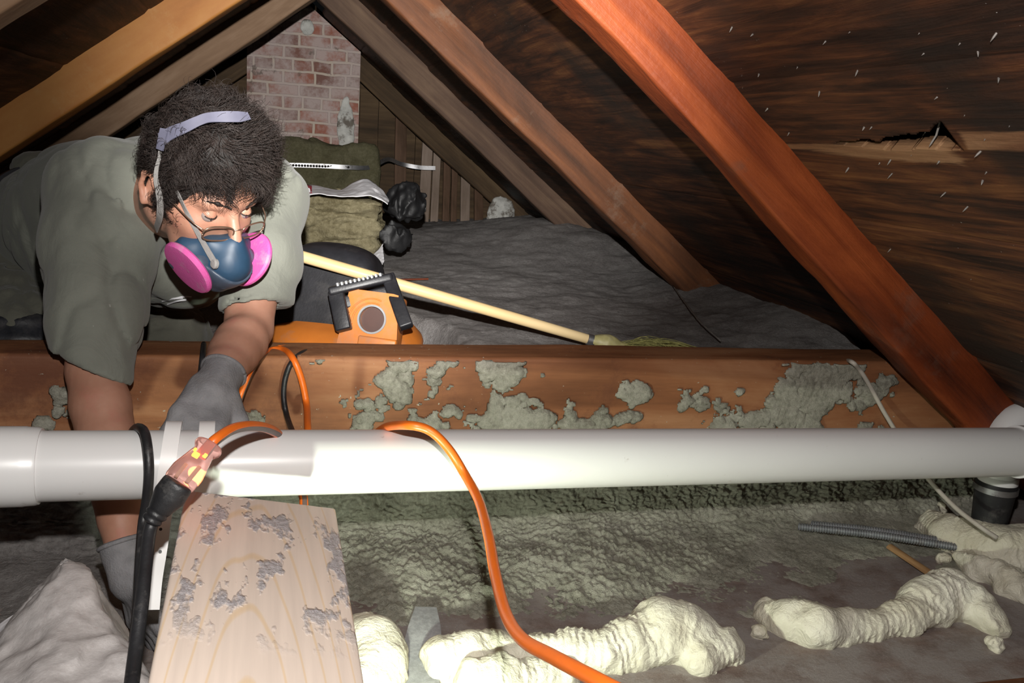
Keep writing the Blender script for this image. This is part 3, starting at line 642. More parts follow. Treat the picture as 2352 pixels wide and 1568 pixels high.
# ---------------------------------------------------------------- chimney end
zc = lambda X: ZR+.12-abs(X-X0)*.77
V = []; xa, xb, y0, y1 = -.186, .372, 4.80, 5.11
for y in (y0, y1):
    V += [(xa, y, .28), (xa, y, zc(xa)), (X0, y, zc(X0)), (xb, y, zc(xb)), (xb, y, .28)]
ch = empty('chimney', (.09, 4.95, .28)); tag(ch, 'whitewashed red brick chimney standing against the gable under the roof peak', 'chimney')
cb = mesh('brickwork', V, [(0, 4, 3, 2, 1), (5, 6, 7, 8, 9), (0, 1, 6, 5), (1, 2, 7, 6), (2, 3, 8, 7), (3, 4, 9, 8), (4, 0, 5, 9)], M['brick'], None, False); adopt(ch, cb)
pw = sdf('plaster_patch', lambda p: ell(p, UY(705, 62, 4.795), np.eye(3), (.035, .012, .04))+.006*fbm(p*30, 3), UY(705, 62, 4.795)-.07, UY(705, 62, 4.795)+.07, .005, M['plaster']); adopt(ch, pw)
pl = sdf('mortar_patch', lambda p: ell(p, UY(795, 290, 4.795), np.eye(3), (.045, .012, .16))+.014*fbm(p*18, 3), UY(795, 290, 4.795)-.2, UY(795, 290, 4.795)+.2, .007, M['plaster']); adopt(ch, pl)
def slab(name, lo, hi, mat, amp, fr, step, layer=0, rad=.02, seed=0, cut=None):
    lo = np.array(lo); hi = np.array(hi); c = (lo+hi)/2; h = (hi-lo)/2-rad
    def f(p):
        q = np.abs(p-c)-h; d = np.linalg.norm(np.maximum(q, 0), axis=1)+np.minimum(q.max(1), 0)-rad
        d = d+amp*fbm(p*fr, 4, seed)
        if layer: d = d+layer*np.abs(np.sin(p[:, 2]*95+3*noise(p*7, 4)))-layer*.5
        return d if cut is None else cut(p, d)
    return sdf(name, f, lo-.05, hi+.05, step, mat)
bt = slab('mineral_wool_batt', (-.16, 4.66, .27), (.47, 4.79, .71), M['batt_green'], .045, (12, 12, 7), .012, rad=.03)
tag(bt, 'green mineral wool batt leaning against the foot of the chimney', 'insulation batt')
pst = [UY(x, y, 4.61) for x, y in [(560, 380), (660, 379), (740, 381), (800, 384)]]
p2_ = [UY(x, y, Y_) for x, y, Y_ in [(800, 384, 4.61), (850, 384, 4.66), (890, 366, 4.78), (920, 376, 4.92), (960, 384, 4.93), (1000, 386, 4.93)]]
hs = empty('hanger_strap', pst[0]); tag(hs, 'perforated shiny metal strap strung across the batt below the chimney', 'metal strap')
h1 = ribbon('band', pst+p2_[1:], (0, -1, .15), .022, .0015, M['steel'])
h2 = []
for k in range(22):
    t = k/21; q = pst[1]+(pst[3]-pst[1])*t+np.array([0, -.0018, 0]); h2.append(lathe('hole', [(.0065, 0), (.0065, .0006)], M['felt'], 8, (q, np.array([1., 0, 0]), np.array([0, 0, 1.]), np.array([0, -1., 0]))))
adopt(hs, h1, *h2)
# loose boards standing against the gable
for i, (xa_, xt_, yt_, yb_, wpx, mt, lb) in enumerate([
    (972, 985, 298, 512, 24, 'lath_pale', 'widest pale grey board standing left of the others against the gable'),
    (997, 1006, 322, 512, 18, 'lath_pale', 'narrow pale board just right of the widest pale board'),
    (1024, 1028, 340, 508, 16, 'lath_brown', 'thin brown board between two pale boards at the gable'),
    (1042, 1046, 350, 508, 14, 'lath_brown', 'second thin brown board left of the lone pale board'),
    (1068, 1070, 372, 510, 22, 'lath_pale', 'lone pale board standing among brown boards at the gable'),
    (1100, 1100, 395, 512, 20, 'lath_brown', 'shortest brown board at the low right end of the gable'),
    (918, 922, 262, 500, 26, 'lath_brown', 'tall brown stud left of the pale boards by the metal strap')]):
    a = UY(xa_, yb_, 4.90); b = UY(xt_, yt_, 5.08); a = a-(b-a)*.05; z = unit(b-a); x = unit(np.cross((0, 1, 0), z)); y = np.cross(z, x)
    wd = wpx/2037*5.0; o = timber('board', a-x*wd/2, z, -x if False else x, y, np.linalg.norm(b-a), wd, .018, M[mt], 40+i, .0008, 0, nseg=30, rad=.003); tag(o, lb, 'board', 'boards standing against the gable')
c_ = UY(1150, 500, 4.88)
ps = sdf('plaster_slab', lambda p: np.maximum(ell(p, c_, np.eye(3), (.09, .03, .12)), .0)*1+0*p[:, 0]+ell(p, c_, np.eye(3), (.09, .03, .12))*0+.01*fbm(p*25, 3)-.004 if False else ell(p, c_, np.eye(3), (.085, .025, .12))+.02*fbm(p*20, 3), c_-.16, c_+.16, .008, M['plaster'])
tag(ps, 'flaking white plaster slab at the low end of the gable boards', 'plaster')
c2_ = UY(1232, 522, 4.75)
tag(sdf('plaster_lump', lambda p: ell(p, c2_, np.eye(3), (.075, .05, .03))+.012*fbm(p*24, 3), c2_-.12, c2_+.12, .007, M['plaster']), 'rounded pale lump lying right of the white plaster slab', 'plaster')
c3_ = UY(960, 522, 4.4)
tag(sdf('plaster_lump', lambda p: ell(p, c3_, np.eye(3), (.045, .03, .016))+.006*fbm(p*24, 3), c3_-.08, c3_+.08, .006, M['plaster']), 'small pale chip on the grey drift left of the pale boards', 'plaster')
#@@PART3
# ================================================================ THINGS BEHIND THE BEAM
# bale of mineral wool in torn wrap
b0 = U(560, 610, 2.95); bx, by = unit([1, -.12, 0]), unit([.12, 1, 0])
bale = empty('mineral_wool_bale', (b0[0]+.22, b0[1]+.12, .33)); tag(bale, 'olive bale of mineral wool in torn white and red plastic wrap', 'insulation bale')
def bale_f(p):
    q = np.stack([(p-b0)@bx, (p-b0)@by, p[:, 2]-.30], 1); top = .245-.10*np.clip((q[:, 0]-.40)/.08, 0, 1)*0
    c = np.array([.225, .12, .125]); h = np.array([.225, .12, .115])-.03
    w_ = q-c; w_[:, 0] += .05*np.clip((q[:, 2]-.02)*-6+.6, 0, 1)*(w_[:, 0] > 0)          # lower right corner is eaten away
    k = np.abs(w_)-h; d = np.linalg.norm(np.maximum(k, 0), axis=1)+np.minimum(k.max(1), 0)-.03
    lay = np.abs(np.sin(q[:, 2]*62+2.6*noise(q*np.array([6, 6, 10]), 4)))
    return d+.045*fbm(q*np.array([9, 9, 26]), 4, 3)+.020*(1-lay)**3+.006*fbm(q*60, 2, 9)
wl = sdf('wool_slab', bale_f, b0+np.array([-.06, -.10, -.08]), b0+np.array([.56, .34, .34]), .006, M['batt']); 
def wrap_sheet(name, pix, mat, th=.002, seed=0, amp=.008, n=26):
    """a crumpled sheet spanned between an upper and a lower polyline (points with depth)"""
    U1 = spline([U(*p) for p in pix[0]], 10); L1 = spline([U(*p) for p in pix[1]], 10)
    t = np.linspace(0, 1, 60); f = lambda C_: np.stack([np.interp(t, np.linspace(0, 1, len(C_)), C_[:, i]) for i in range(3)], 1)
    U1, L1 = f(U1), f(L1); v = np.linspace(0, 1, n)[None, :, None]; G = U1[:, None]*(1-v)+L1[:, None]*v
    G = G+amp*fbm(G*38, 3, seed)[..., None]*np.array([.4, -1, .5])
    o = grid_mesh(name, G, mat, None, None, False); md = o.modifiers.new('solid', 'SOLIDIFY'); md.thickness = th; return o
ws = wrap_sheet('plastic_wrap', [[(676, 424, 2.95), (720, 426, 2.98), (780, 436, 2.98), (812, 420, 2.98), (845, 412, 2.98), (880, 440, 2.92), (893, 462, 2.86)], [(676, 462, 2.80), (720, 446, 2.80), (780, 452, 2.80), (815, 452, 2.80), (845, 450, 2.80), (872, 458, 2.80), (890, 470, 2.80)]], M['white_bag'], seed=3)
rp = wrap_sheet('red_print', [[(664, 422, 2.945), (690, 423, 2.945), (716, 427, 2.955)], [(664, 455, 2.81), (690, 450, 2.81), (717, 444, 2.82)]], M['red_print'], .0015, 4, .003, 14)
wp = []
for (xa_, ya_, xb_, yb_) in [(684, 432, 690, 440), (694, 430, 702, 431), (703, 433, 704, 441), (709, 432, 711, 440), (678, 446, 690, 445)]:
    wp.append(ribbon('white_lettering', [U(xa_, ya_, 2.855), U((xa_+xb_)/2+1, (ya_+yb_)/2, 2.85), U(xb_, yb_, 2.845)], -FW, .004, .001, M['white_bag']))
w2 = wrap_sheet('plastic_wrap', [[(822, 583, 2.80), (845, 592, 2.78), (868, 575, 2.80), (880, 560, 2.82)], [(858, 622, 2.66), (866, 622, 2.66), (876, 612, 2.68), (882, 600, 2.72)]], M['white_bag'], seed=8)
adopt(bale, wl, ws, w2); inv = Matrix.Translation(-Vector(bale.location))
rp.parent = ws; 
for o in wp: o.parent = ws
for i, (px, py, Y_, r_, lb) in enumerate([(935, 470, 3.25, .075, 'upper dark bundle of plastic sheeting right of the wool bale'), (905, 545, 3.0, .05, 'lower black plastic sheeting bunched beside the wool bale')]):
    c4 = UY(px, py, Y_); tag(sdf('plastic_sheeting', lambda p: ell(p, c4, np.eye(3), (r_*1.05, r_*.8, r_*1.0))+.09*np.abs(fbm(p*np.array([16, 16, 9]), 3, 4+i))-.014, c4-.16, c4+.16, .006, M['sheet']), lb, 'plastic sheeting')

# shop vacuum standing behind the beam
vc = np.array([VC[0], VC[1], .14]); zt = .300
tz = unit([.02, -.06, 1]); tx, ty = unit(np.cross((0, 1, 0), tz)), None; ty = np.cross(tz, tx); VM = (vc, tx, ty, tz)
vac = empty('shop_vacuum', vc); tag(vac, 'orange and black wet dry shop vacuum with grey drum behind the beam', 'vacuum cleaner')
dr = lathe('drum', [(.150, 0), (.155, .012), (.163, .10), (.168, .130), (.175, .132), (.175, .142)], M['grey_plastic'], 64, VM)
ld = lathe('lid', [(.176, .140), (.181, .142), (.182, .156), (.178, .166), (.160, .184), (.12, .197), (.0, .205)], M['orange_plastic'], 64, VM)
def vl(x, y, z): return vc+tx*x+ty*y+tz*z
# motor housing: black dome rising at the back left, flattened towards the panel
fx = unit(tx*.93-ty*.36); fy = np.cross(tz, fx)          # panel faces -fy (towards camera, turned right)
hc = vl(-.035, .03, .17)
def hous(p):
    q = p-hc; x, y, z = q@fx, q@fy, q@tz
    w_ = .128-np.clip(z, 0, .2)*.16; sx = np.abs(x)-w_; sy = np.maximum(-y-(.105-np.clip(z, 0, 1)*.42), y-(.10-np.clip(z, 0, 1)*.1))
    d = smax(smax(sx, sy, .03), np.abs(z-.065)-.135, .05)
    d = smax(d, np.linalg.norm(np.stack([x*.9, y, z*.95], 1), axis=1)-.192, .03)
    return d
hs_ = sdf('motor_housing', hous, hc-.24, hc+.24, .006, M['black_plastic'])
md = hs_.modifiers.new('sm', 'SMOOTH'); md.iterations = 2
PN = unit(-fy+tz*.30); PX = fx; PZ = np.cross(PX, PN)*-1; PZ = unit(np.cross(PN, PX)); 
pc = U(850, 735, 1.90)
# orange panel with round port, built as ring geometry
def panel():
    V = []; F = []; n = 48; W2, H2 = .060, .062; cx, cz, r = .004, .002, .0275
    for layer, off in ((0, 0), (1, -.012)):
        for k in range(n):
            a = 2*pi*k/n; V.append(pc+PX*(cx+r*cos(a))+PZ*(cz+r*sin(a))+PN*off)
        for k in range(n):
            a = 2*pi*k/n; c_, s_ = cos(a), sin(a); m_ = max(abs(c_)/W2, abs(s_)/H2); x_, z_ = c_/m_, s_/m_; x_ *= (1.0-.10*(z_/H2))
            V.append(pc+PX*x_+PZ*z_+PN*off)
    for k in range(n):
        j_ = (k+1) % n; F += [(k, n+k, n+j_, j_), (2*n+k, 2*n+j_, 3*n+j_, 3*n+k), (k, j_, 2*n+j_, 2*n+k), (n+k, 3*n+k, 3*n+j_, n+j_)]
    o = mesh('port_panel', V, F, M['orange_plastic'], None, True); crease(o, 30); return o
pn = panel()
bk_ = boxm('panel_body', pc-PN*.052, PX, PZ, PN, .112, .118, .078, M['orange_plastic'], None, .008)
port = lathe('port', [(.0275, -.010), (.0275, .004), (.0315, .004), (.0315, -.010)], M['grey_plastic'], 40, (pc+PX*.004+PZ*.002, PX, PZ, PN), None, True, False)
pin = lathe('port_recess', [(.0272, -.0115), (.0, -.0118)], plain('dark_port_inside', (.07, .028, .02), .5, dirt=((.22, .2, .19), 40, .60, .8, .1)), 40, (pc+PX*.004+PZ*.002, PX, PZ, PN))
rings = []
for (r_, o_) in ((.041, 0), (.050, 0)):
    P_ = [pc+PX*(.002+r_*cos(a))+PZ*(-.006+r_*1.05*sin(a))+PN*.001 for a in np.linspace(radians(70), radians(190), 14)]; rings.append(tube('moulded_rib', P_, .0016, M['orange_plastic'], None, 8, 3))
lat = boxm('latch_block', U(868, 792, 1.86), PX, PZ, PN, .082, .030, .03, M['orange_plastic'], None, .004)
lt2 = boxm('latch_catch', U(905, 805, 1.858), PX, PZ, PN, .03, .009, .02, M['black_plastic'], None, .002)
# handle: ribbed grip with two legs
g0, g1 = U(772, 668, 1.91), U(893, 640, 1.93); g2 = U(934, 752, 1.875); g3 = U(792, 748, 1.89)
def bar(name, a, b, wd, dp, mat, bev=.004):
    z = unit(b-a); y = unit(np.cross(z, PX if abs(z@PX) < .7 else PZ)); x = np.cross(y, z); return boxm(name, (a+b)/2, x, y, z, wd, dp, np.linalg.norm(b-a), mat, None, bev)
e1 = unit(g1-g0); hb = boxm('handle', (g0+g1)/2, e1, np.cross(PN, e1), PN, np.linalg.norm(g1-g0)+.024, .020, .040, M['black_plastic'], None, .006)
hl = bar('handle_leg', g1+unit(g2-g1)*-.008, g2, .030, .022, M['black_plastic']); hl2 = bar('handle_leg', g0, g3+PZ*-.01, .034, .024, M['black_plastic'])
hu = boxm('handle_crossbar', (g0+g1)/2-np.cross(PN, e1)*.030-PN*.008, e1, np.cross(PN, e1), PN, np.linalg.norm(g1-g0), .030, .03, M['black_plastic'], None, .005)
ribs = [boxm('grip_rib', g0+(g1-g0)*(.10+.08*k)+np.cross(PN, e1)*.010+PN*.008, e1, np.cross(PN, e1), PN, .0052, .008, .028, M['grey_plastic'], None, .001) for k in range(11)]
gr_ = [tube('vent_slot', [hc+fx*(.03+.0*k)+fy*(.0)+tz*.0+U(735+k*9, 590+k*1, 2.0)-hc-fx*.03, U(738+k*9, 600+k*1, 1.985)], .0012, M['grey_plastic'], None, 6, 0) for k in range(0)]
adopt(vac, dr, ld, hs_, pn, bk_, port, lat, lt2, hb, hl, hl2, hu, *rings); 
for o in ribs: o.parent = hb
pin.parent = port

# broom
ba, bb = U(600, 562, 1.93), U(1352, 779, 2.10); bm_ = empty('broom', bb); tag(bm_, 'broom with long pale yellow handle lying across the vacuum and grey drift', 'broom')
L_ = np.linalg.norm(bb-ba); z_ = unit(bb-ba); x_ = unit(np.cross((0, 0, 1), z_)); y_ = np.cross(z_, x_)
hd = lathe('broom_handle', [(.0, 0), (.008, .001), (.0128, .008), (.0132, .3), (.0125, .6), (.0112, L_), (0, L_)], M['cream_wood'], 24, (np.zeros(3), np.array([0, 1., 0]), np.array([0, 0, 1.]), np.array([1., 0, 0])))
hd.matrix_world = Matrix(((z_[0], x_[0], y_[0], ba[0]), (z_[1], x_[1], y_[1], ba[1]), (z_[2], x_[2], y_[2], ba[2]), (0, 0, 0, 1)))
fe = lathe('ferrule', [(.0124, 0), (.0135, .001), (.0135, .018), (.0124, .019)], M['steel'], 24, (bb-z_*.004, x_, y_, z_))
be = U(1442, 800, 2.12); bf = U(1600, 818, 2.10)
cp = sdf('broom_cap', lambda p: smin(rc(p, bb+z_*.014, bb+(be-bb)*.45, .014, .021), rc(p, bb+(be-bb)*.45, be, .021, .010), .01)+.004*fbm(p*60, 3), np.minimum(bb, be)-.05, np.maximum(bb, be)+.05, .003, M['broom_cap'])
Vs = []; Fs = []
for k in range(160):
    a = be-(be-bb)*random.uniform(0, .25)+np.array([random.gauss(0, .003), random.gauss(0, .006), random.gauss(0, .004)]); b = bf+np.array([random.uniform(-.07, .05), random.uniform(-.04, .035), random.uniform(-.004, .012)]); mid = (a+b)/2+np.array([0, random.uniform(-.02, .03), random.uniform(.006, .022)])
    P_ = spline([a, mid, b], 4); base = len(Vs); r_ = .0009
    for q in P_:
        for e_ in ((0, 0, 1), (.87, 0, -.5), (-.5, .7, -.5)): Vs.append(q+r_*np.array(e_))
    for i in range(len(P_)-1):
        for c in range(3): Fs.append((base+i*3+c, base+i*3+(c+1) % 3, base+i*3+3+(c+1) % 3, base+i*3+3+c))
br = mesh('bristles', Vs, Fs, M['straw']); adopt(bm_, hd, fe, cp, br); hd.matrix_parent_inverse = Matrix.Translation(-Vector(bm_.location))

# odds and ends on the drift
def gz(x, y, off=0):
    r_ = ray(x, y)
    for k in np.arange(1.5, 5, .01):
        P = CP+r_*k
        if P[1] > 1.69 and P[2] < height(np.array(P[0]), np.array(P[1]))+off: return P
    return U(x, y, 2)
o = tube('wire_scrap', [gz(1008, 812, .004), gz(1010, 798, .03), gz(1022, 792, .035), gz(1032, 806, .02), gz(1040, 812, .006)], .0022, M['dark_iron'], None, 8, 5); tag(o, 'small dark loop of wire poking from the drift just behind the beam', 'wire')
o = tube('wire_scrap', [gz(1545, 655, .02), gz(1570, 690, .03), gz(1610, 740, .03), gz(1655, 782, .02)], .0018, M['dark_iron'], None, 6, 5); tag(o, 'long thin dark wire lying on the grey drift below the second rafter', 'wire')
a_, b_ = gz(905, 645, .004), gz(1020, 642, .004); z = unit(b_-a_); y = unit(np.cross((0, 0, 1), z)); o = timber('wood_splinter', a_, z, y, np.cross(z, y), .11, .008, .006, M['raf_red'], 3, .0008, nseg=16, rad=.002); tag(o, 'reddish wood splinter on the drift behind the broom handle', 'splinter')

# ================================================================ PIPE AND FITTINGS
def pd(px): return 1/(1/1.13+(px-200)/2100*(1/1.62-1/1.13))
pA, pB = U(-140, 1073.5, pd(-140)), U(2420, 1036, pd(2420)); PZd = unit(pB-pA); pA = pA-PZd*.45; pB = pB+PZd*.04; PXd, PYd, _ = axes(PZd); Lp = np.linalg.norm(pB-pA)
def on_pipe(px): 
    # point of the axis seen at column px
    lo_, hi_ = 0, 1
    for _ in range(40):
        m_ = (lo_+hi_)/2; q = pA+(pB-pA)*m_-CP; x = 1176+FP*(q@RT)/(q@FW)
        if x < px: lo_ = m_
        else: hi_ = m_
    return pA+(pB-pA)*m_
pipe = empty('drain_pipe', pA); tag(pipe, 'long white plastic drain pipe crossing the whole attic in front of the worker', 'pipe')
pm = lathe('pipe', [(.0445, 0), (.0445, Lp), (.040, Lp), (.040, 0)], M['pvc'], 64, (pA, PXd, PYd, PZd))
s0 = (on_pipe(86)-pA)@PZd; s1 = (on_pipe(62)-pA)@PZd
cpg = lathe('coupling', [(.0450, s0+.004), (.0475, s0+.004), (.0488, s0), (.0495, s1), (.0500, s1-.002), (.0500, s1-.12), (.045, s1-.12)], M['pvc'], 64, (pA, PXd, PYd, PZd))
s2 = (on_pipe(2335)-pA)@PZd; cp2 = lathe('coupling', [(.0450, s2), (.0485, s2), (.0485, s2+.10), (.045, s2+.10)], M['pvc'], 64, (pA, PXd, PYd, PZd))
adopt(pipe, pm, cpg, cp2)
e_ = [U(2290, 1112, 1.80), U(2291, 1060, 1.80), U(2300, 1010, 1.80), U(2328, 972, 1.80), U(2375, 962, 1.80), U(2450, 962, 1.80)]
el = empty('pipe_elbow', e_[0]); tag(el, 'white elbow rising behind the right end of the long pipe', 'pipe elbow'); em = tube('elbow', e_, .0365, M['pvc'], None, 32, 6); ec = tube('collar', [e_[0]-np.array([0, 0, .004]), e_[0]+np.array([0, 0, .02])], .0375, M['pvc'], None, 32, 0); adopt(el, em, ec)
rb0 = U(2290, 1104, 1.80); rb1 = rb0.copy(); rb1[2] = 0.0; hh = rb0[2]
rub = empty('rubber_coupling', (rb0[0], rb0[1], 0)); tag(rub, 'black rubber coupling with steel clamp under the white elbow at far right', 'pipe coupling')
rM = ((np.array([rb0[0], rb0[1], 0])), np.array([1., 0, 0]), np.array([0, 1., 0]), np.array([0, 0, 1.]))
r1 = lathe('sleeve', [(.026, 0), (.030, .02), (.037, hh-.04), (.040, hh-.008), (.040, hh), (.034, hh)], M['black_rubber'], 40, rM)
r2 = lathe('hose_clamp', [(.0402, hh-.020), (.0418, hh-.020), (.0418, hh-.008), (.0402, hh-.008)], M['steel'], 40, rM); adopt(rub, r1, r2)
# white plastic hanger straps
def hanger(px, lean, label, tail):
    c = on_pipe(px); r = empty('pipe_strap', c); tag(r, label, 'pipe strap'); toC = unit(CP-c); toC = unit(toC-PZd*(toC@PZd)); upv = unit(np.cross(PZd, toC)); upv = upv if upv[2] > 0 else -upv
    P_ = []; Nn = []
    for a in np.linspace(-100, 235, 30):
        d = toC*cos(radians(a))+upv*sin(radians(a)); rr = .0465+.009*np.clip(sin(radians(a)), 0, 1)**2; P_.append(c+d*rr+PZd*(lean*sin(radians(a))*.5)); Nn.append(d)
    b = ribbon('band', P_, np.array(Nn), .0195, .002, M['strap_white'], None, 3); obs = [b]
    if tail:
        t = ribbon('tail', [U(388, 1148, 1.155), U(378, 1190, 1.13), U(370, 1250, 1.12), U(357, 1330, 1.11), U(350, 1400, 1.10)], toC+np.array([.1, 0, .1]), .0165, .002, M['strap_white']); obs.append(t); hol = []
        for (x, y) in ((369, 1215), (368, 1266), (358, 1318)): q = U(x, y, 1.113); h_ = lathe('hole', [(.002, 0), (.002, .0004)], M['black_rubber'], 10, (q, *axes(unit(CP-q)))); obs.append(h_)
    adopt(r, *obs)
hanger(388, .010, 'left white perforated plastic strap around the pipe with its tail hanging down', True); hanger(470, .004, 'right white plastic strap around the pipe behind the glowing connector', False)

# ---- cords
def cord(name, pts, r, mat, label, cat, stripe=None, seg=8):
    o = tube(name, pts, r, mat, None, 14, seg, True, stripe); return tag(o, label, cat)
c0 = on_pipe(330)
cord('power_cord', [U(300, 1080, 1.25), U(300, 1010, 1.24), U(312, 984, 1.17), U(330, 990, 1.115), U(339, 1030, 1.092), U(342, 1085, 1.088), U(337, 1150, 1.10), U(328, 1205, 1.10), U(322, 1290, 1.06), U(316, 1400, 1.03), U(306, 1500, 1.0), U(296, 1600, .96), U(280, 1700, .9)], .0062, M['black_rubber'], 'black rubber cord looped over the pipe left of the white straps', 'cord')
pc0, pc1 = U(412, 1106, .93), U(358, 1182, .925); pl_ = empty('plug_cord', pc0); tag(pl_, 'black plug and cord hanging from the glowing orange cord end', 'cord')
zz = unit(pc1-pc0); xx = unit(np.cross(zz, -FW)); yy = np.cross(zz, xx)
def plugf(p):
    q = p-pc0; t = q@zz; x = q@xx; y = q@yy; w_ = np.interp(t, [0, .018, .035, .05], [.0165, .0175, .012, .0095]); h = np.interp(t, [0, .02, .05], [.0125, .0125, .0095])
    d = (np.sqrt((x/w_)**2+(y/h)**2)-1)*np.minimum(w_, h); d = smax(d, np.maximum(-t, t-.052), .004); return d+.0012*np.sin(np.clip(t, .034, .06)*900)*(t > .036)+.004*np.exp(-((x)/.006)**2-((t-.018)/.012)**2)*(y < 0)*0
pg = sdf('plug', plugf, np.minimum(pc0, pc1)-.04, np.maximum(pc0, pc1)+.04, .0022, M['black_rubber'])
cd = tube('cable', [pc1-zz*.006, U(345, 1215, .925), U(335, 1290, .90), U(326, 1380, .87), U(312, 1490, .84), U(300, 1590, .80), U(290, 1700, .76)], .0068, M['black_rubber'], None, 14, 8); adopt(pl_, pg, cd)
k0, k1 = U(476, 1030, .965), U(410, 1110, .93); kz = unit(k1-k0); kx = unit(np.cross(kz, -FW)); ky = np.cross(kz, kx); kl = np.linalg.norm(k1-k0)
oc = empty('extension_cord', k0); tag(oc, 'orange extension cord with lit see-through connector resting over the pipe and straps', 'extension cord')
def conn(p):
    q = p-k0; t = q@kz; x = q@kx; y = q@ky; w_ = np.interp(t, [-.006, 0, .006, .02, .035, kl], [.0155, .016, .0115, .0145, .0178, .0172]); h = np.interp(t, [0, .02, kl], [.011, .012, .014])
    return smax((np.sqrt(np.abs(x/w_)**2.4+np.abs(y/h)**2.4)-1)*np.minimum(w_, h), np.maximum(-t-.006, t-kl), .003)
kn = sdf('connector', conn, np.minimum(k0, k1)-.035, np.maximum(k0, k1)+.035, .0018, M['clear_red'])
def inner(name, t, x, y, sx, sy, sz, mat): return boxm(name, k0+kz*t+kx*x+ky*y, kx, ky, kz, sx, sy, sz, mat, None, .0008)
n1 = [inner('prong', .034, -.006, 0, .004, .003, .022, M['brass']), inner('prong', .036, .007, .002, .004, .003, .018, M['brass']), inner('neon_lamp', .0155, .004, -.004, .007, .004, .006, M['neon']), inner('neon_lamp', .011, -.004, -.004, .004, .003, .005, M['neon']), inner('neon_lamp', .0105, .008, -.004, .003, .003, .004, M['neon'])]
for o in n1: o.parent = kn
oc1 = tube('cable', [k0+kz*.012, k0-kz*.004, U(500, 1006, .975), U(535, 985, 1.01), U(575, 978, 1.06), U(615, 984, 1.13), U(645, 1005, 1.21), U(670, 1060, 1.27), U(690, 1120, 1.27), U(698, 1160, 1.25), U(690, 1260, 1.2), U(640, 1400, 1.15)], .0062, [M['orange_cord'], M['cord_stripe']], None, 16, 8, True, (4, 5, 6)); adopt(oc, kn, oc1)
pk = bpy.data.lights.new('connector_glow', 'POINT'); pk.energy = .02; pk.color = (1, .22, .06); pk.shadow_soft_size = .008; pko = bpy.data.objects.new('connector_glow', pk); COL.objects.link(pko); pko.location = k0+kz*.02-ky*.026*(1 if (ky@FW) > 0 else -1)*-1
cord('extension_cord', [U(840, 1090, 1.36), U(850, 1020, 1.34), U(880, 984, 1.27), U(930, 976, 1.18), U(985, 988, 1.175), U(1030, 1030, 1.18), U(1068, 1090, 1.18), U(1100, 1150, 1.13), U(1122, 1230, 1.04), U(1138, 1320, .95), U(1162, 1410, .86), U(1200, 1468, .79), U(1270, 1508, .73), U(1380, 1566, .66), U(1520, 1640, .60), U(1700, 1740, .55)], .0062, [M['orange_cord'], M['cord_stripe']], 'long orange extension cord draped over the middle of the pipe and curving to the bottom', 'extension cord', None)
bd = lambda px: 1.56/ray(px, 850)[1]
cord('extension_cord', [U(715, 1060, 1.42), U(707, 985, 1.48), U(704, 930, bd(704)-.012), U(692, 870, bd(692)-.014), U(672, 822, bd(672)-.01), U(650, 803, 1.60), U(618, 806, 1.60), U(592, 826, 1.50), U(570, 862, 1.46), U(548, 920, 1.46), U(540, 980, 1.40), U(536, 1060, 1.36)], .0060, [M['orange_cord'], M['cord_stripe']], 'orange cord looped over the top of the beam beside the gloved hand', 'extension cord', (8, 9, 10))
cord('extension_cord', [U(640, 800, 1.63), U(668, 798, 1.66), U(700, 806, 1.68), U(735, 830, 1.74)], .0060, M['orange_cord'], 'short end of orange cord running back under the vacuum lid', 'extension cord')
cord('power_cord', [U(745, 822, 1.72), U(722, 808, 1.66), U(696, 810, 1.60), U(670, 832, bd(670)-.012), U(655, 870, bd(655)-.012), U(652, 915, bd(652)-.012), U(662, 965, bd(662)-.03), U(690, 1030, 1.40), U(720, 1080, 1.38)], .0048, M['black_rubber'], 'black cord hanging over the beam beside the orange loop', 'cord')
cord('power_cord', [U(468, 790, 1.62), U(466, 812, 1.49), U(462, 850, 1.47), U(458, 880, 1.46), U(470, 960, 1.42)], .0050, M['black_rubber'], 'short black cord crossing the beam just behind the grey gloved hand', 'cord')
cord('cable', [gz(1925, 832, .0), U(1952, 829, 1.83), U(1975, 850, bd(1975)-.02), U(2000, 890, bd(2000)-.012), U(2030, 945, bd(2030)-.01), U(2070, 1010, bd(2070)-.02), U(2110, 1070, 1.80), U(2150, 1120, 1.78), U(2200, 1170, 1.74), U(2255, 1212, 1.70), U(2290, 1235, 1.69)], .0046, M['wire_white'], 'dusty white electrical cable running over the beam and behind the pipe at right', 'cable')
def conduit(a, b, label):
    p = spline([a, (a+b)/2+np.array([0, 0, .004]), b], 60); T, N, B = frames(p); n = 14; V = []; F = []; m = len(p); seg_ = np.linspace(0, np.linalg.norm(b-a), m)
    ts = np.linspace(0, np.linalg.norm(b-a), 900); p = np.stack([np.interp(ts, seg_, p[:, i]) for i in range(3)], 1); T, N, B = frames(p)
    R = .0072+.0011*np.sin(ts*2*pi/.0052)
    for i in range(len(p)):
        for k in range(n): V.append(p[i]+R[i]*(N[i]*cos(2*pi*k/n)+B[i]*sin(2*pi*k/n)))
    V = np.array(V); idx = np.arange(len(p)*n).reshape(len(p), n); F = np.stack([idx[:-1], np.roll(idx, -1, 1)[:-1], np.roll(idx, -1, 1)[1:], idx[1:]], -1).reshape(-1, 4)
    return tag(raw_mesh('armored_conduit', V, F, M['dull_steel']), label, 'conduit')
conduit(UZ(1835, 1209, .03), UZ(2195, 1256, .022), 'front grey corrugated metal conduit leading to the foam at right')
conduit(UZ(1865, 1204, .034), UZ(2150, 1240, .024), 'rear grey corrugated metal conduit lying behind the front one')

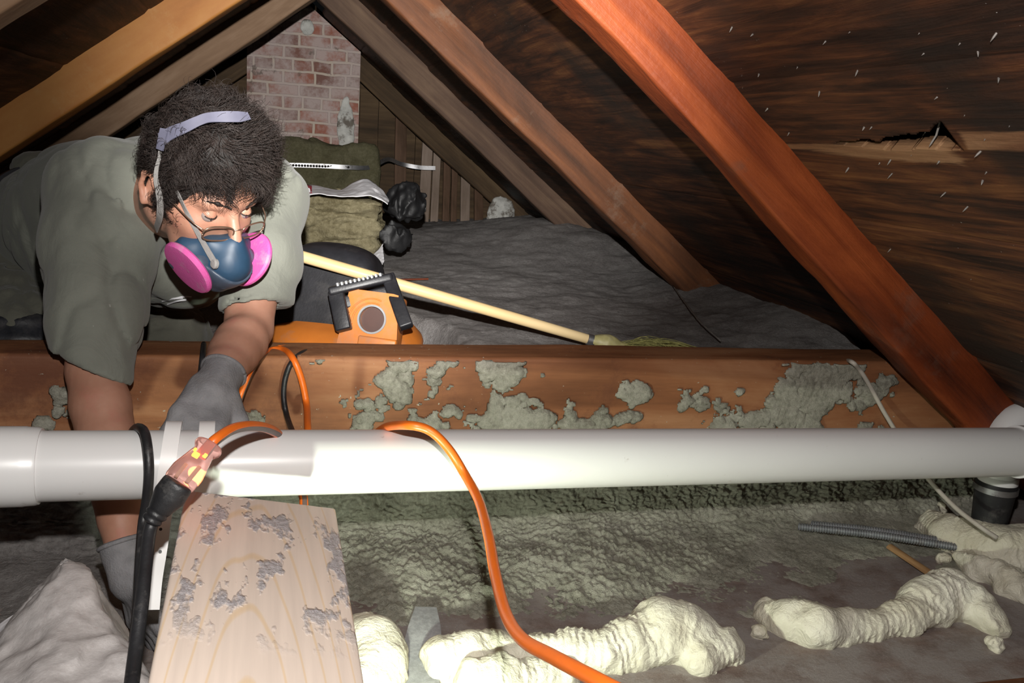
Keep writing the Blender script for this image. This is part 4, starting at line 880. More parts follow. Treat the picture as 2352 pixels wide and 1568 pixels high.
# ================================================================ FOAM
def foam_obj(spec, label, seed, amp=.007, rip=.0028, step=.0042):
    c = [UZ(x, y, max(r*.55, .012)) for (x, y, r) in spec]; rs = [r for (_, _, r) in spec]; c = np.array(c)
    seg = np.linalg.norm(np.diff(c, axis=0), axis=1); cum = np.concatenate([[0], np.cumsum(seg)])
    def f(p):
        d = None; tt = np.zeros(len(p)); best = np.full(len(p), 9.0)
        for i in range(len(c)-1):
            e = rc(p, c[i], c[i+1], rs[i], rs[i+1]); ab = c[i+1]-c[i]; t = np.clip((p-c[i])@ab/(ab@ab), 0, 1); m = e < best; tt = np.where(m, cum[i]+t*seg[i], tt); best = np.minimum(best, e)
            d = e if d is None else smin(d, e, .014)
        n1 = fbm(p*26, 2, seed); n2 = fbm(p*55, 3, seed+3)
        return d+amp*n1*1.6+amp*.5*n2+rip*np.sin(tt*2*pi/.011+7*n1+2*n2)*(.55+.45*noise(p*14, seed+1))
    lo_ = c.min(0)-max(rs)-.05; hi_ = c.max(0)+max(rs)+.05
    return tag(sdf('spray_foam', f, lo_, hi_, step, M['foam']), label, 'spray foam')
foam_obj([(1765, 1405, .022), (1815, 1425, .036), (1870, 1440, .040), (1930, 1440, .030), (2000, 1440, .024), (2070, 1425, .028), (2130, 1385, .044), (2180, 1370, .046), (2230, 1395, .036), (2275, 1425, .026), (2295, 1442, .016)], 'cream foam bead on the right, dumbbell shaped with two swollen ends', 3)
foam_obj([(1020, 1520, .034), (1080, 1510, .036), (1150, 1505, .032), (1230, 1500, .030), (1310, 1500, .030), (1390, 1500, .032), (1450, 1480, .040), (1520, 1455, .050), (1580, 1460, .044), (1630, 1480, .030), (1668, 1490, .026), (1610, 1515, .026)], 'long cream foam bead in the middle behind the orange cord', 8)
foam_obj([(820, 1480, .040), (850, 1495, .046), (862, 1540, .042), (840, 1580, .04)], 'round cream foam lump against the right edge of the pine plank', 14, .006, .002)
foam_obj([(1090, 1575, .036), (1150, 1570, .034), (1230, 1560, .024), (1290, 1555, .022)], 'lower cream foam blob cut off by the bottom edge beside the cord', 20, .007, .003)
foam_obj([(2140, 1205, .034), (2180, 1232, .040), (2240, 1248, .046), (2300, 1266, .052), (2370, 1272, .056), (2440, 1290, .06)], 'cream foam mass around the black coupling at far right', 27)
foam_obj([(2215, 1290, .020), (2260, 1312, .026), (2320, 1335, .032), (2390, 1360, .04)], 'crumbly lower foam spill at the right edge below the coupling', 33, .014, .001)
for k, (x, y, r, lb) in enumerate([(1745, 1452, .012, 'small foam crumb left of the dumbbell shaped bead'), (2165, 1282, .012, 'small foam crumb below the end of the conduit'), (2168, 1166, .010, 'tiny foam crumb above the foam mass near the cable'), (2285, 1480, .012, 'small foam crumb beside the lower right bead tip')]):
    c5 = UZ(x, y, r*.7 if k != 2 else .045); tag(sdf('foam_crumb', lambda p: ell(p, c5, np.eye(3), (r*1.1, r, r*1.1))+.010*fbm(p*75, 3, k), c5-.03, c5+.03, .002, M['foam']), lb, 'foam crumb')
ms_ = ribbon('metal_strip', [UZ(978, 1395, .022), UZ(975, 1440, .020), UZ(968, 1500, .014), UZ(955, 1570, .010), UZ(945, 1640, .008)], (0, 0, 1), [.034, .050, .060, .066, .07], .003, M['tape'], None, 6)
tag(ms_, 'dusty grey metal strip on the boards between the plank and the long foam bead', 'metal strip')

# ================================================================ FOREGROUND: PLANK, BAG, WORK LAMP
fl_, fr_, nl_ = U(428, 1124, 1.03), U(771, 1166, 1.03), U(590, 1568, .715); fm = (fl_+fr_)/2
fm = np.array([-.0198, 1.0481, .3126]); PXl = unit([.01956, -.99883, -.04412]); PYl = -unit([.98357, .02714, -.17846]); PZl = np.cross(PXl, PYl)
if PZl[2] < 0: PZl = -PZl
pw_ = .178; plen = .80
import bmesh
bm = bmesh.new(); bmesh.ops.create_cube(bm, size=1)
for v in bm.verts: v.co = Vector((v.co.x*plen, v.co.y*pw_, v.co.z*.036))
bmesh.ops.bevel(bm, geom=list(bm.edges), offset=.0035, segments=3, profile=.5, affect='EDGES')
me = bpy.data.meshes.new('pine_plank'); bm.to_mesh(me); bm.free(); plk = link('pine_plank', me, M['plank']); crease(plk, 40)
ctr = fm+PXl*plen/2-PZl*.018; QX = -PXl; QY = np.cross(PZl, QX)
plk.matrix_world = Matrix(((QX[0], QY[0], PZl[0], ctr[0]), (QX[1], QY[1], PZl[1], ctr[1]), (QX[2], QY[2], PZl[2], ctr[2]), (0, 0, 0, 1)))
tag(plk, 'pale new pine plank with grey dust blotches reaching in from the bottom left', 'plank')
b2 = timber('plank_block', (-.046, .80, 0.0), (0, 1., 0), (1., 0, 0), (0, 0, 1.), .235, .03, .262, M['raf_brown'], 78, .0006, nseg=20); tag(b2, 'added upright board edge under the far end of the pine plank, blocking lamp light to the left', 'timber block')  # added, unseen: keeps lamp light off the ground at left, also props the plank
blk = timber('plank_block', (-.16, .30, 0.0), (1., 0, 0), (0, 1., 0), (0, 0, 1.), .34, .10, ctr[2]-.018-.035, M['raf_brown'], 77, .001, nseg=20); tag(blk, 'brown timber block carrying the near end of the pine plank', 'timber block')
def pln(P, Q, v, inside):
    n = unit(np.cross(Q-P, v)); n = n if (np.array(inside)-P)@n < 0 else -n; return P, n
bin_ = U(150, 1500, .97); dn = np.array([0, 0, -1.])
bpl = [pln(U(150, 1292, 1.0), U(-10, 1475, .92), ray(70, 1380), bin_), pln(U(150, 1292, 1.0), U(40, 1500, .88), unit(U(-10, 1475, .92)-U(150, 1292, 1.0)), U(150, 1500, 1.1)),
       pln(U(200, 1305, 1.0), U(304, 1510, .93), ray(250, 1400), bin_), pln(U(150, 1292, .995), U(200, 1305, .995), U(170, 1500, .86)-U(170, 1295, .995), bin_), pln(U(140, 1291, 1.0), U(204, 1299, 1.0), ray(170, 1295), bin_)]
def bagf(p):
    d = None
    for P, n in bpl: e = (p-P)@n; d = e if d is None else smax(d, e, .010)
    d = smax(d, np.linalg.norm(p-U(170, 1500, 1.0), axis=1)-.26, .02); d = smax(d, -p[:, 2]+.002, .01)
    n1 = fbm(p*10, 3, 2); n2 = 1-np.clip(np.abs(fbm(p*22, 2, 5))*5, 0, 1); return d+.014*n1+.001-.005*n2+.003*fbm(p*60, 3, 7)
bg = sdf('plastic_bag', bagf, np.array([-.66, .62, -.02]), np.array([-.10, 1.26, .42]), .0055, M['bag']); tag(bg, 'dusty grey crumpled plastic bag rising to a point at the bottom left', 'bag')
o = wrap_sheet('plastic_scrap', [[(-20, 1450, 1.05), (30, 1415, 1.06), (75, 1398, 1.07)], [(-20, 1500, 1.0), (20, 1450, 1.02), (60, 1432, 1.04)]], M['white_bag'], seed=5); tag(o, 'scrap of translucent white plastic left of the dusty grey bag', 'plastic')
wlm = empty('work_lamp', LAMP*np.array([1, 1, 0])); tag(wlm, 'small yellow work lamp on the floor under the pine plank', 'work lamp')
ld_ = unit(np.array([.38, 1.4, .03])-LAMP); la, lb_, lc = axes(ld_)
w1 = boxm('lamp_case', LAMP-ld_*.028, la, lb_, lc, .05, .04, .03, M['led_case'], None, .005); w2_ = boxm('lamp_lens', LAMP-ld_*.011, la, lb_, lc, .04, .03, .003, M['lens_face'], None, .001)
w3 = boxm('stand', np.array([LAMP[0], LAMP[1]-.03, .06]), (1, 0, 0), (0, 1, 0), (0, 0, 1), .02, .02, .12, M['led_case'], None, .003); adopt(wlm, w1, w2_, w3)
#@@PART4
# ================================================================ THE WORKER
def cv(x, y, z): return RT*x+UP*y-FW*z                      # camera-aligned offset -> world (right, up, towards camera)
HF = unit(cv(.68, -.633, .37)); HT = cv(.42, .75, .51); HT = unit(HT-HF*(HT@HF)); HR = np.cross(HF, HT)
HC = U(458, 424, 1.41)
def hl(p): q = p-HC; return np.stack([q@HR, q@HF, q@HT], 1)
def hw(x, y, z): return HC+HR*x+HF*y+HT*z
I3 = np.eye(3)
def head_sdf(p):
    q = hl(p); a = q.copy(); a[:, 0] = np.abs(a[:, 0])
    d = ell(a, np.array([0, -.002, .034]), I3, (.074, .087, .084))
    d = smin(d, ell(a, np.array([0, .034, -.035]), I3, (.060, .060, .078)), .03)
    d = smin(d, ell(a, np.array([0, .050, -.088]), I3, (.042, .042, .032)), .025)
    d = smin(d, rc(a, np.array([0, .0865, .026]), np.array([.040, .0745, .021]), .012, .0105), .014)       # brow
    d = smin(d, rc(a, np.array([.040, .060, -.028]), np.array([.052, .035, -.020]), .018, .014), .02)   # cheekbone
    d = smax(d, -ell(a, np.array([.033, .101, .002]), I3, (.019, .020, .012)), .008)                     # eye socket
    d = smin(d, rc(a, np.array([0, .088, .012]), np.array([0, .116, -.030]), .008, .0105), .010)         # nose
    d = smin(d, rc(a, np.array([0, .108, -.034]), np.array([.013, .100, -.036]), .009, .007), .006)
    d = smin(d, rc(a, np.array([0, .097, -.062]), np.array([.018, .086, -.064]), .007, .004), .006)      # lips
    # ear: rim, lobe and hollow
    e = np.array([.0725, -.008, -.010]); er = ell(a, e, I3, (.008, .017, .029)); er = smax(er, -ell(a, e+np.array([.009, .002, .002]), I3, (.007, .011, .019)), .004)
    rim = [e+np.array([.008, .012, .012]), e+np.array([.010, .002, .030]), e+np.array([.012, -.014, .022]), e+np.array([.012, -.017, .0]), e+np.array([.008, -.006, -.024])]
    er = smin(er, chain(a, rim, [.004, .0045, .0045, .004, .006], .004), .004)
    d = smin(d, er, .005)
    # neck
    return d
NB = U(392, 440, 1.60)
SHR, ELR, WRR = U(238, 440, 1.58), U(213, 850, 1.42), U(294, 1285, 1.285)
SHL, ELL_, WRL = U(600, 455, 1.66), U(572, 755, 1.515), U(500, 880, 1.372)
CH, WA, PE = U(415, 505, 1.76), U(215, 505, 1.98), U(78, 552, 2.20)
HPR, KNR = U(0, 590, 2.16), U(50, 768, 1.87); HPL, KNL = U(150, 560, 2.34), U(385, 788, 2.02)
ANR = KNR+np.array([-.12, .40, .02]); ANL = KNL+np.array([-.10, .42, .02])
HDR, HDL = unit(U(330, 1420, 1.27)-WRR), unit(U(445, 985, 1.30)-WRL)
def hand_caps(w_, d, palm, side_sign, curl, g=0.0):
    pn = unit(palm-d*(palm@d)); s = np.cross(d, pn)*side_sign; C_ = []                         # s points to the thumb side
    kn = [w_+d*.088+s*o_ for o_ in (.030, .010, -.010, -.028)]; kn[0] = kn[0]-d*.004; kn[3] = kn[3]-d*.010
    C_.append((w_, w_+d*.03, .026+g, .028+g))
    for k in kn: C_.append((w_+d*.022+(k-w_-d*.088)*.75, k, .0145+g, .0115+g))
    for i, (k, l) in enumerate(zip(kn, (.95, 1.05, 1.0, .8))):
        a = k; ang = 0
        for sl, (r0, r1) in zip((.043, .027, .022), ((.0098, .0088), (.0088, .0080), (.0080, .0066))):
            ang += curl[i] if isinstance(curl, (list, tuple)) else curl; dd = d*cos(ang)+pn*sin(ang); dd = unit(dd+s*(1.5-i)*.05); b = a+dd*sl*l; C_.append((a, b, r0+g, r1+g)); a = b
    t0 = w_+d*.022+s*.024; t1 = t0+unit(d*.75+s*.8+pn*.3)*.040; t2 = t1+unit(d+s*.25+pn*.45)*.030; t3 = t2+unit(d+pn*.7)*.024
    C_ += [(t0, t1, .0150+g, .0125+g), (t1, t2, .0118+g, .0105+g), (t2, t3, .0105+g, .0082+g)]
    return C_
PALM_R = unit(cv(.75, 0, -.6)); PALM_L = unit(cv(-.35, -.5, -.75))
def caps_sdf(p, caps, k=.006):
    d = None
    for a, b, r1, r2 in caps: e = rc(p, a, b, r1, r2); d = e if d is None else smin(d, e, k)
    return d
capR = hand_caps(WRR, HDR, PALM_R, -1, .42); capL = hand_caps(WRL, HDL, PALM_L, 1, .38)
def limb(p, a, b, r): 
    """r: radii at equal stations along the limb"""
    n = len(r); P_ = [a+(b-a)*i/(n-1) for i in range(n)]; return chain(p, P_, r, .008)
def body_f(p):
    d = head_sdf(p)
    d = smin(d, chain(p, [hw(0, -.035, -.055), (hw(0, -.045, -.09)+NB)/2, NB], [.058, .056, .062], .02), .02)
    t = chain(p, [CH, WA, PE], [.145, .130, .135], .05); t = smin(t, chain(p, [SHR, NB, SHL], [.060, .075, .060], .04), .05); d = smin(d, t, .03)
    ar = limb(p, SHR, ELR, [.058, .054, .050, .046, .041]); ar = smin(ar, limb(p, ELR, WRR, [.040, .0445, .0425, .036, .030, .0265]), .012)
    al = limb(p, SHL, ELL_, [.056, .052, .048, .045, .041]); al = smin(al, limb(p, ELL_, WRL, [.040, .043, .039, .033, .028]), .012)
    muscle = .0035*np.sin(fbm(p*9, 2, 5)*6)
    d = smin(d, smin(ar, al, .01)+muscle*.6, .02)
    d = smin(d, smin(caps_sdf(p, capR), caps_sdf(p, capL), .004), .006)
    lg = smin(chain(p, [PE, HPR, KNR, ANR], [.13, .095, .060, .045], .02), chain(p, [PE, HPL, KNL, ANL], [.13, .095, .060, .045], .02), .02)
    lg = smin(lg, rc(p, ANR, ANR+np.array([-.02, .10, -.03]), .035, .025), .02); lg = smin(lg, rc(p, ANL, ANL+np.array([-.02, .10, -.03]), .035, .025), .02)
    return smin(d, lg, .02)
hb0, hb1 = HC-.16, HC+.15
person = sdf('person', body_f, np.array([-1.0, 1.10, -.03]), np.array([.20, 2.62, .85]), .009, M['skin'], None,
             fine=[(hb0[0], hb1[0]-.03, .0030), (hb0[1], hb1[1], .0034), (hb0[2]-.0, hb1[2], .0030)])
tag(person, 'person in green t-shirt, glasses and respirator leaning over the beam, gloved hands behind the pipe', 'person')
# eyes
for sx in (1, -1):
    ec_ = hw(sx*.032, .0755, -.001); ed = unit(HF+HT*-.12+HR*-.28)
    ex, ey, ez = axes(ed); prof = [(.0118*sin(a), .0118*cos(a)) for a in np.linspace(pi, 0, 20)]
    eo = lathe('eye', prof, M['teeth'], 24, (ec_, ex, ey, ez), person)
    ir = lathe('iris', [(.0056*1.0, .01045), (.0045, .0110), (.0, .0119)], M['iris'], 20, (ec_, ex, ey, ez), eo)
    lid = sdf('eyelid', lambda p: smax(smax(np.linalg.norm(p-ec_, axis=1)-.0130, -(np.linalg.norm(p-ec_, axis=1)-.0112), .001), -((p-ec_)@unit(HT*1.0+HF*.35)-.0048), .001), ec_-.018, ec_+.018, .0012, M['skin'], person)
    ln_ = [ec_+(HR*sin(t)*.0122+unit(HF-HT*.35)*cos(t)*.0122)+unit(HT+HF*.35)*.0046 for t in np.linspace(-1.1, 1.1, 9)]; tube('eyelashes', ln_, .0009, M['hair'], person, 6, 2)
    br_ = sdf('eyebrow', lambda p: smin(rc(p, hw(sx*.014, .0995, .024), hw(sx*.034, .0920, .030), .0026, .0028), rc(p, hw(sx*.034, .0920, .030), hw(sx*.050, .076, .026), .0028, .0014), .004)+.0006+.0022*fbm(p*300, 2), hw(sx*.033, .088, .026)-.036, hw(sx*.033, .088, .026)+.036, .0018, M['hair'], person)
# hair
def hair_core(p):
    q = hl(p); a = q.copy(); a[:, 0] = np.abs(a[:, 0])
    d = ell(a, np.array([0, .003, .042]), I3, (.082, .094, .099)); d = smin(d, ell(a, np.array([0, .042, .084]), I3, (.064, .058, .044)), .03); d = d+.014*fbm(q*24, 4, 3)+.002
    d = smax(d, a[:, 1]-.50*a[:, 2]-.047+.010*noise(q*60, 2), .012)
    d = smax(d, -(a[:, 2]+.075+.3*np.clip(a[:, 1]+.03, 0, 1)), .01)
    d = smax(d, -ell(a, np.array([.094, -.010, -.014]), I3, (.034, .030, .046)), .008); return d
hc_ = sdf('hair', hair_core, HC-.19, HC+.19, .004, M['hair_core'], person)
def curls():
    V = []; F = []; n = 0; N_ = 15000
    D = rng.normal(size=(N_*3, 3)); D /= np.linalg.norm(D, axis=1)[:, None]
    R3 = np.array([.082, .096, .097]); C3 = np.array([0, .004, .043]); Pq = C3+D*R3; nn = D/R3; nn /= np.linalg.norm(nn, axis=1)[:, None]
    ax_ = np.abs(Pq[:, 0]); ok = (Pq[:, 1]-.50*Pq[:, 2] < .045) & (Pq[:, 2] > -.07) & ~((ax_ > .055) & (np.abs(Pq[:, 1]+.008) < .034) & (np.abs(Pq[:, 2]+.014) < .048))
    Pq, nn = Pq[ok][:N_], nn[ok][:N_]; m = len(Pq); K = 11
    swirl = np.stack([fbm(Pq*20, 2, s) for s in (1, 2, 3)], 1)*3.4
    flow = np.stack([Pq[:, 0]*3, .9+0*Pq[:, 0], -.3+0*Pq[:, 0]], 1)+swirl; flow -= nn*(flow*nn).sum(1)[:, None]; flow /= np.linalg.norm(flow, axis=1)[:, None]
    B = np.cross(nn, flow); L_ = (.030+.024*rng.random(m))*np.clip(.55+(Pq[:, 1]+.09)*5.5, .55, 1.15)*(1+.5*(Pq[:, 2] > .08)); ph = fbm(Pq*50, 2, 9)*10+rng.random(m)*.7; fr = 1.15+.4*fbm(Pq*40, 2, 12)+.2*rng.random(m); up_ = .12+.38*fbm(Pq*34, 2, 15)+.45*rng.random(m)**5
    pts = []
    for k in range(K):
        t = k/(K-1); c = Pq+flow*(L_*t*(1-.3*t))[:, None]+nn*(L_*t*up_*(1-.35*t)+.0015)[:, None]; r_ = .0078*np.sin(t*pi*.5+.15)
        pts.append(c+B*(r_*np.sin(ph+fr*6.28*t))[:, None]+nn*(r_*.8*np.cos(ph+fr*6.28*t)+.002)[:, None])
    pts = np.stack(pts, 1); W = HC+pts[..., :1]*HR+pts[..., 1:2]*HF+pts[..., 2:]*HT
    T = np.gradient(W, axis=1); T /= np.linalg.norm(T, axis=2)[..., None]+1e-9; A = np.cross(T, HF+.01); A /= np.linalg.norm(A, axis=2)[..., None]+1e-9; C_ = np.cross(T, A)
    rad = (.00046*(1-.75*np.linspace(0, 1, K)**2))[None, :, None]
    rings = np.stack([W+rad*(A*cos(a)+C_*sin(a)) for a in (0, 2.094, 4.189)], 2); V = rings.reshape(-1, 3)
    idx = np.arange(m*K*3).reshape(m, K, 3); nx_ = np.roll(idx, -1, 2); F = np.stack([idx[:, :-1], nx_[:, :-1], nx_[:, 1:], idx[:, 1:]], -1).reshape(-1, 4)
    return raw_mesh('curls', V, F, M['hair'], hc_)
curls()
# shirt
SLR_END = U(214, 842, 1.425); SLL_END = U(595, 704, 1.54)
def shirt_f(p):
    d = chain(p, [CH, WA, PE], [.170, .158, .160], .06)
    d = smin(d, chain(p, [SHR, NB, SHL], [.078, .076, .074], .04), .05)
    rs = chain(p, [SHR, SHR+(SLR_END-SHR)*.35, SHR+(SLR_END-SHR)*.7, SLR_END+(SLR_END-SHR)*.15], [.094, .088, .072, .055], .03)
    ax_ = unit(SLR_END-SHR); hem = unit(cv(-.39, -.92, .12)); rs = smax(rs, (p-SLR_END)@hem, .004)
    AL8 = SHL+(ELL_-SHL)*.92; ls_ = smin(chain(p, [SHL, SHL+(AL8-SHL)*.5, AL8], [.074, .062, .054], .03), chain(p, [SHL, U(610, 600, 1.60), U(614, 730, 1.565)], [.070, .056, .046], .03), .03)
    al_ = unit(SLL_END-SHL); hl_ = unit(cv(.20, -.98, .10)); ls_ = smax(ls_, (p-SLL_END)@hl_, .004)
    d = smin(d, smin(rs, ls_, .01), .035)
    d = smin(d, ell(p, U(405, 622, 1.70), np.array([RT, UP, -FW]), (.105, .062, .09)), .05)             # loose front hanging down
    back = unit(PE-WA); d = smax(d, (p-(WA+(PE-WA)*.55))@back-.02+.01*noise(p*12, 4), .008)
    cn = smax(chain(p, [SLR_END-ax_*.05, SLR_END+ax_*.08], [.050, .050], .01), -((p-SLR_END)@hem+.022), .004); d = smax(d, -cn, .002)
    c2 = smax(rc(p, SHL+(ELL_-SHL)*.6, ELL_, .0440, .0440), -((p-SLL_END)@hl_+.012), .003); d = smax(d, -c2, .002)
    u = (p-CH)@RT; v_ = (p-CH)@UP; w_ = (p-CH)@FW
    q = np.stack([u*9+v_*3.5, v_*3.2-u*1.5, w_*7], 1); n1 = fbm(q, 2, 21); q2 = np.stack([u*15-v_*5, v_*6+u*4, w_*9], 1); n2 = fbm(q2, 2, 5)
    fold = .015*(1-np.clip(np.abs(n1)*7, 0, 1))**1.5+.010*(1-np.clip(np.abs(n2)*7, 0, 1))**1.5
    mask = np.clip(1.15-np.clip((v_-.02)*5, 0, 1)*.8, .25, 1)
    sl = np.clip((p-SLL_END)@RT*6+.9, 0, 1)*0+np.clip(-rc(p, SHL, ELL_, .10, .10)/.03, 0, 1); return d+((fold*.62-.004)*mask+.003*n2*mask)*(1-.6*sl)
shirt = sdf('t_shirt', shirt_f, np.array([-.86, 1.28, .20]), np.array([.16, 2.42, .95]), .0062, M['shirt'], person)
md = shirt.modifiers.new('sm', 'SMOOTH'); md.iterations = 2; md.factor = .5
def march(px, py, fn, d0=1.0, off=0.0):
    r_ = ray(px, py); k = d0
    for _ in range(160):
        s_ = fn((CP+r_*k)[None])[0]-off
        if s_ < .0004: break
        k += max(s_*.7, .0004)
    return CP+r_*k
# pale print on the shirt front
for (a, b) in [((372, 692), (420, 684)), ((384, 699), (428, 688)), ((400, 686), (440, 681))]:
    ribbon('print', [march(x, y, shirt_f, 1.3, .001) for x, y in (a, ((a[0]+b[0])/2, (a[1]+b[1])/2-2), b)], -FW, .003, .0008, M['paint_white'], shirt)
# collar rib
cn_ = unit(hw(0, -.04, -.09)-NB); c0_ = NB+cn_*.050; cx_, cy_, cz_ = axes(cn_)
col_ = tube('collar', [c0_+(cx_*cos(a)+cy_*sin(a))*.073 for a in np.linspace(0, 2*pi, 20)], .009, M['shirt'], shirt, 10, 4)
# trousers, belt, knee pads, boots
def pants_f(p):
    d = chain(p, [WA+(PE-WA)*.3, PE], [.150, .158], .03); d = smax(d, -((p-(WA+(PE-WA)*.42))@unit(PE-WA)), .01); d = smin(d, chain(p, [HPR-(HPR-PE)*.3, HPR, KNR, ANR], [.140, .128, .084, .065], .04), .04); d = smin(d, chain(p, [HPL, KNL, ANL], [.125, .088, .065], .04), .04)
    q = p*np.array([14, 14, 14]); n = fbm(q, 3, 8); return d+.016*(1-np.clip(np.abs(n)*4, 0, 1))**2-.004
trs = sdf('trousers', pants_f, np.array([-1.0, 1.60, .18]), np.array([.06, 2.75, .86]), .0095, M['pants'], person)
bx_, by_, bz_ = axes(unit(PE-WA)); bc = WA+(PE-WA)*.72
lathe('belt', [(.158, -.016), (.168, -.016), (.170, 0), (.168, .016), (.158, .016)], M['belt'], 60, (bc, bx_, by_, bz_), person)
kp = lambda K, F_: (lambda p: smax(smax(ell(p, K+F_*.02, np.array([RT, UP, -FW]), (.098, .050, .090)), -rc(p, K, K+.0001, .074, .074), .01), -(ell(p, K+F_*.02, np.array([RT, UP, -FW]), (.084, .038, .079))), .004)+.006*np.sin(((p-K)@UP)*140)*.4+.004*fbm(p*30, 2))
fk = unit(cv(0, .1, 1)); sdf('knee_pad', lambda p: smax(ell(p, KNR+fk*.015+UP*-.006, np.array([RT, UP, -FW]), (.104, .058, .092)), (p-KNR)@RT-.1, .01)+.004*np.sin(((p-KNR)@UP)*130)+.004*fbm(p*30, 2), KNR-.13, KNR+.13, .005, M['knee'], person)
for A_ in (ANR, ANL): sdf('boot', lambda p: smin(rc(p, A_-np.array([0, .05, 0]), A_+np.array([0, .02, 0]), .068, .06), rc(p, A_+np.array([0, .02, 0]), A_+np.array([-.02, .13, -.04]), .06, .042), .02), A_-.15, A_+.22, .007, M['belt'], person)
pk_ = sdf('tool_pouch', lambda p: ell(p, U(100, 392, 2.14), np.array([RT, UP, -FW]), (.075, .045, .06))+.012*fbm(p*20, 3), U(100, 392, 2.14)-.12, U(100, 392, 2.14)+.12, .006, M['pants'], person)
# gloves
def glove(caps, w_, d, name='glove'):
    c2 = [(a, b, r1+.0035, r2+.0035) for a, b, r1, r2 in caps]+[(w_-d*.035, w_+d*.02, .034, .031)]; pts = np.array([c[0] for c in c2]+[c[1] for c in c2])
    def f(p): dd = caps_sdf(p, c2, .007); dd = smax(dd, -((p-(w_-d*.030))@d), .002); return dd+.0022*fbm(p*45, 3, 4)
    g = sdf(name, f, pts.min(0)-.05, pts.max(0)+.05, .0035, M['glove'], person)
    x_, y_, z_ = axes(d); cf = w_-d*.026
    tube('cuff', [cf+(x_*cos(a)+y_*sin(a))*.0335 for a in np.linspace(0, 2*pi, 16)], .0035, M['glove'], g, 8, 3)
glove(capR, WRR, HDR); glove(capL, WRL, HDL)
# respirator: facepiece (> yoke, valve, straps, filters)
def mask_f(p):
    q = hl(p); a = q.copy(); a[:, 0] = np.abs(a[:, 0])
    d = chain(a, np.array([[0, .112, -.034], [0, .116, -.068], [0, .100, -.108]]), [.014, .027, .022], .03)
    d = smin(d, rc(a, np.array([0, .100, -.070]), np.array([.036, .076, -.072]), .034, .026), .02)
    d = smin(d, chain(a, np.array([[0, .112, -.036], [.026, .094, -.044], [.050, .068, -.064], [.046, .060, -.098], [0, .082, -.120]]), [.011, .012, .012, .012, .013], .01), .012)
    return d
fp = sdf('respirator', mask_f, HC-.17, HC+.19, .0032, M['blue_rubber'], person)
yk = sdf('yoke', lambda p: smax(mask_f(p)-.0035, -smax(mask_f(p)+.004, -1.0+0*p[:, 0], .001), .001)*1.0 if False else smax(mask_f(p)-.0035, (hl(p)[:, 2]+.074+.008*np.cos(hl(p)[:, 0]*60)), .002), HC-.17, HC+.19, .0032, M['grey_mask'], fp)
vx, vy, vz = axes(unit(HF*.8-HT*.6)); lathe('exhale_valve', [(.0, .000), (.017, .0), (.017, .006), (.013, .009), (0, .010)], M['grey_mask'], 28, (hw(0, .1285, -.098), vx, vy, vz), fp)
for sx in (1, -1):
    ax_d = unit(HR*sx*.82+HF*.19-HT*.42); cc = hw(sx*.056, .096, -.084); x_, y_, z_ = axes(ax_d, HT)
    inner_ = hw(sx*.030, .100, -.072)
    tube('filter_mount', [inner_, cc-ax_d*.004], [.019, .017], M['grey_mask'], fp, 20, 0)
    f_ = lathe('filter', [(.0, -.007), (.030, -.007), (.0445, -.004), (.047, -.001), (.047, .003), (.0445, .0065), (.036, .0075), (.0, .0068)], M['pink'], 48, (cc, x_, y_, z_), fp)
kb = lathe('strap_button', [(.0, 0), (.008, 0), (.008, .004), (.006, .006), (0, .0065)], M['elastic'], 20, (march(496, 606, mask_f, 1.2, .003), *axes(unit(-FW*.8-RT*.6))), fp)
def hh(p): return np.minimum(head_sdf(p), hair_core(p)-.006)
def strap(name, pix, wd, mat, off=.004, th=.0018):
    P_ = [march(x, y, hh, 1.1, off) for x, y in pix]; Nn = []
    for q in P_:
        e = 1e-3; g = np.array([hh((q+np.eye(3)[i]*e)[None])[0]-hh((q-np.eye(3)[i]*e)[None])[0] for i in range(3)]); Nn.append(unit(unit(g)*.6-FW*.6))
    return ribbon(name, P_, np.array(Nn), wd, th, mat, fp)
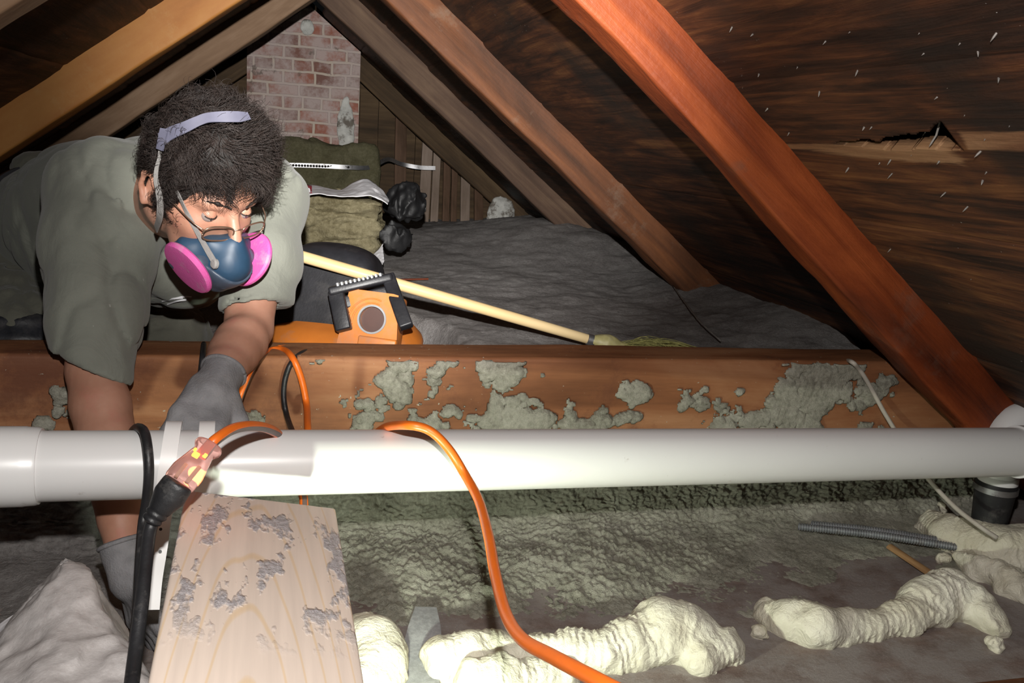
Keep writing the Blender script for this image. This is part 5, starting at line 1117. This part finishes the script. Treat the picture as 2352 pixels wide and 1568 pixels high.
strap('crown_strap', [(368, 322), (392, 306), (425, 292), (455, 278), (480, 270), (520, 268), (550, 268), (572, 266)], [.020, .019, .016, .014, .015, .016, .016, .012], M['crown'], .021, .002)
strap('crown_buckle', [(378, 296), (372, 318), (367, 344)], .012, M['crown'], .023, .003)
strap('elastic_strap', [(368, 340), (366, 362), (360, 385), (358, 410), (364, 440), (368, 470), (366, 500), (358, 526)], [.005, .005, .006, .007, .010, .011, .012, .012], M['elastic'], .015)
P_ = [march(x, y, hh, 1.1, .004) for x, y in [(400, 428), (414, 456), (430, 490), (448, 524)]]+[march(x, y, lambda p: np.minimum(hh(p), mask_f(p)), 1.1, .006) for x, y in [(466, 556), (482, 584), (494, 604)]]
ribbon('elastic_strap', P_, unit(-FW-RT*.5), [.006, .007, .008, .008, .009, .010, .010], .0016, M['elastic'], fp)
# glasses
gl = None
for sx in (1, -1):
    c = hw(sx*.0315, .1085, -.014); gx = unit(HR*sx*.98-HF*.18*1); gz_ = unit(HT*.97+HF*.05); gz_ = unit(gz_-gx*(gx@gz_)); gn = np.cross(gx, gz_)
    rim = [c+gx*.0250*np.sign(cos(a))*abs(cos(a))**.75+gz_*.0135*np.sign(sin(a))*abs(sin(a))**.75 for a in np.linspace(0, 2*pi, 28)]
    if gl is None:
        gl = tube('glasses', rim, .0013, M['wire_frame'], person, 8, 2); rr_ = gl
    else: rr_ = tube('rim', rim, .0013, M['wire_frame'], gl, 8, 2)
    V = [c]+rim[:-1]; F = [(0, i+1, (i+1) % 27+1) for i in range(27)]; ln = mesh('lens', V, F, M['glass'], gl, False); md = ln.modifiers.new('s', 'SOLIDIFY'); md.thickness = .0012
    tube('temple', [c+gx*.024+gz_*.006, hw(sx*.068, .085, -.002), hw(sx*.078, .04, .006), hw(sx*.083, -.005, .012)], .0011, M['wire_frame'], gl, 8, 5)
tube('nose_bridge', [hw(.0095, .1125, -.008), hw(0, .116, -.004), hw(-.0095, .1125, -.008)], .0009, M['wire_frame'], gl, 8, 4)
for o in list(bpy.data.objects):
    if o.type == 'MESH' and o.get('category') is None and o.parent is None and o.get('kind') is None: print('UNTAGGED', o.name)
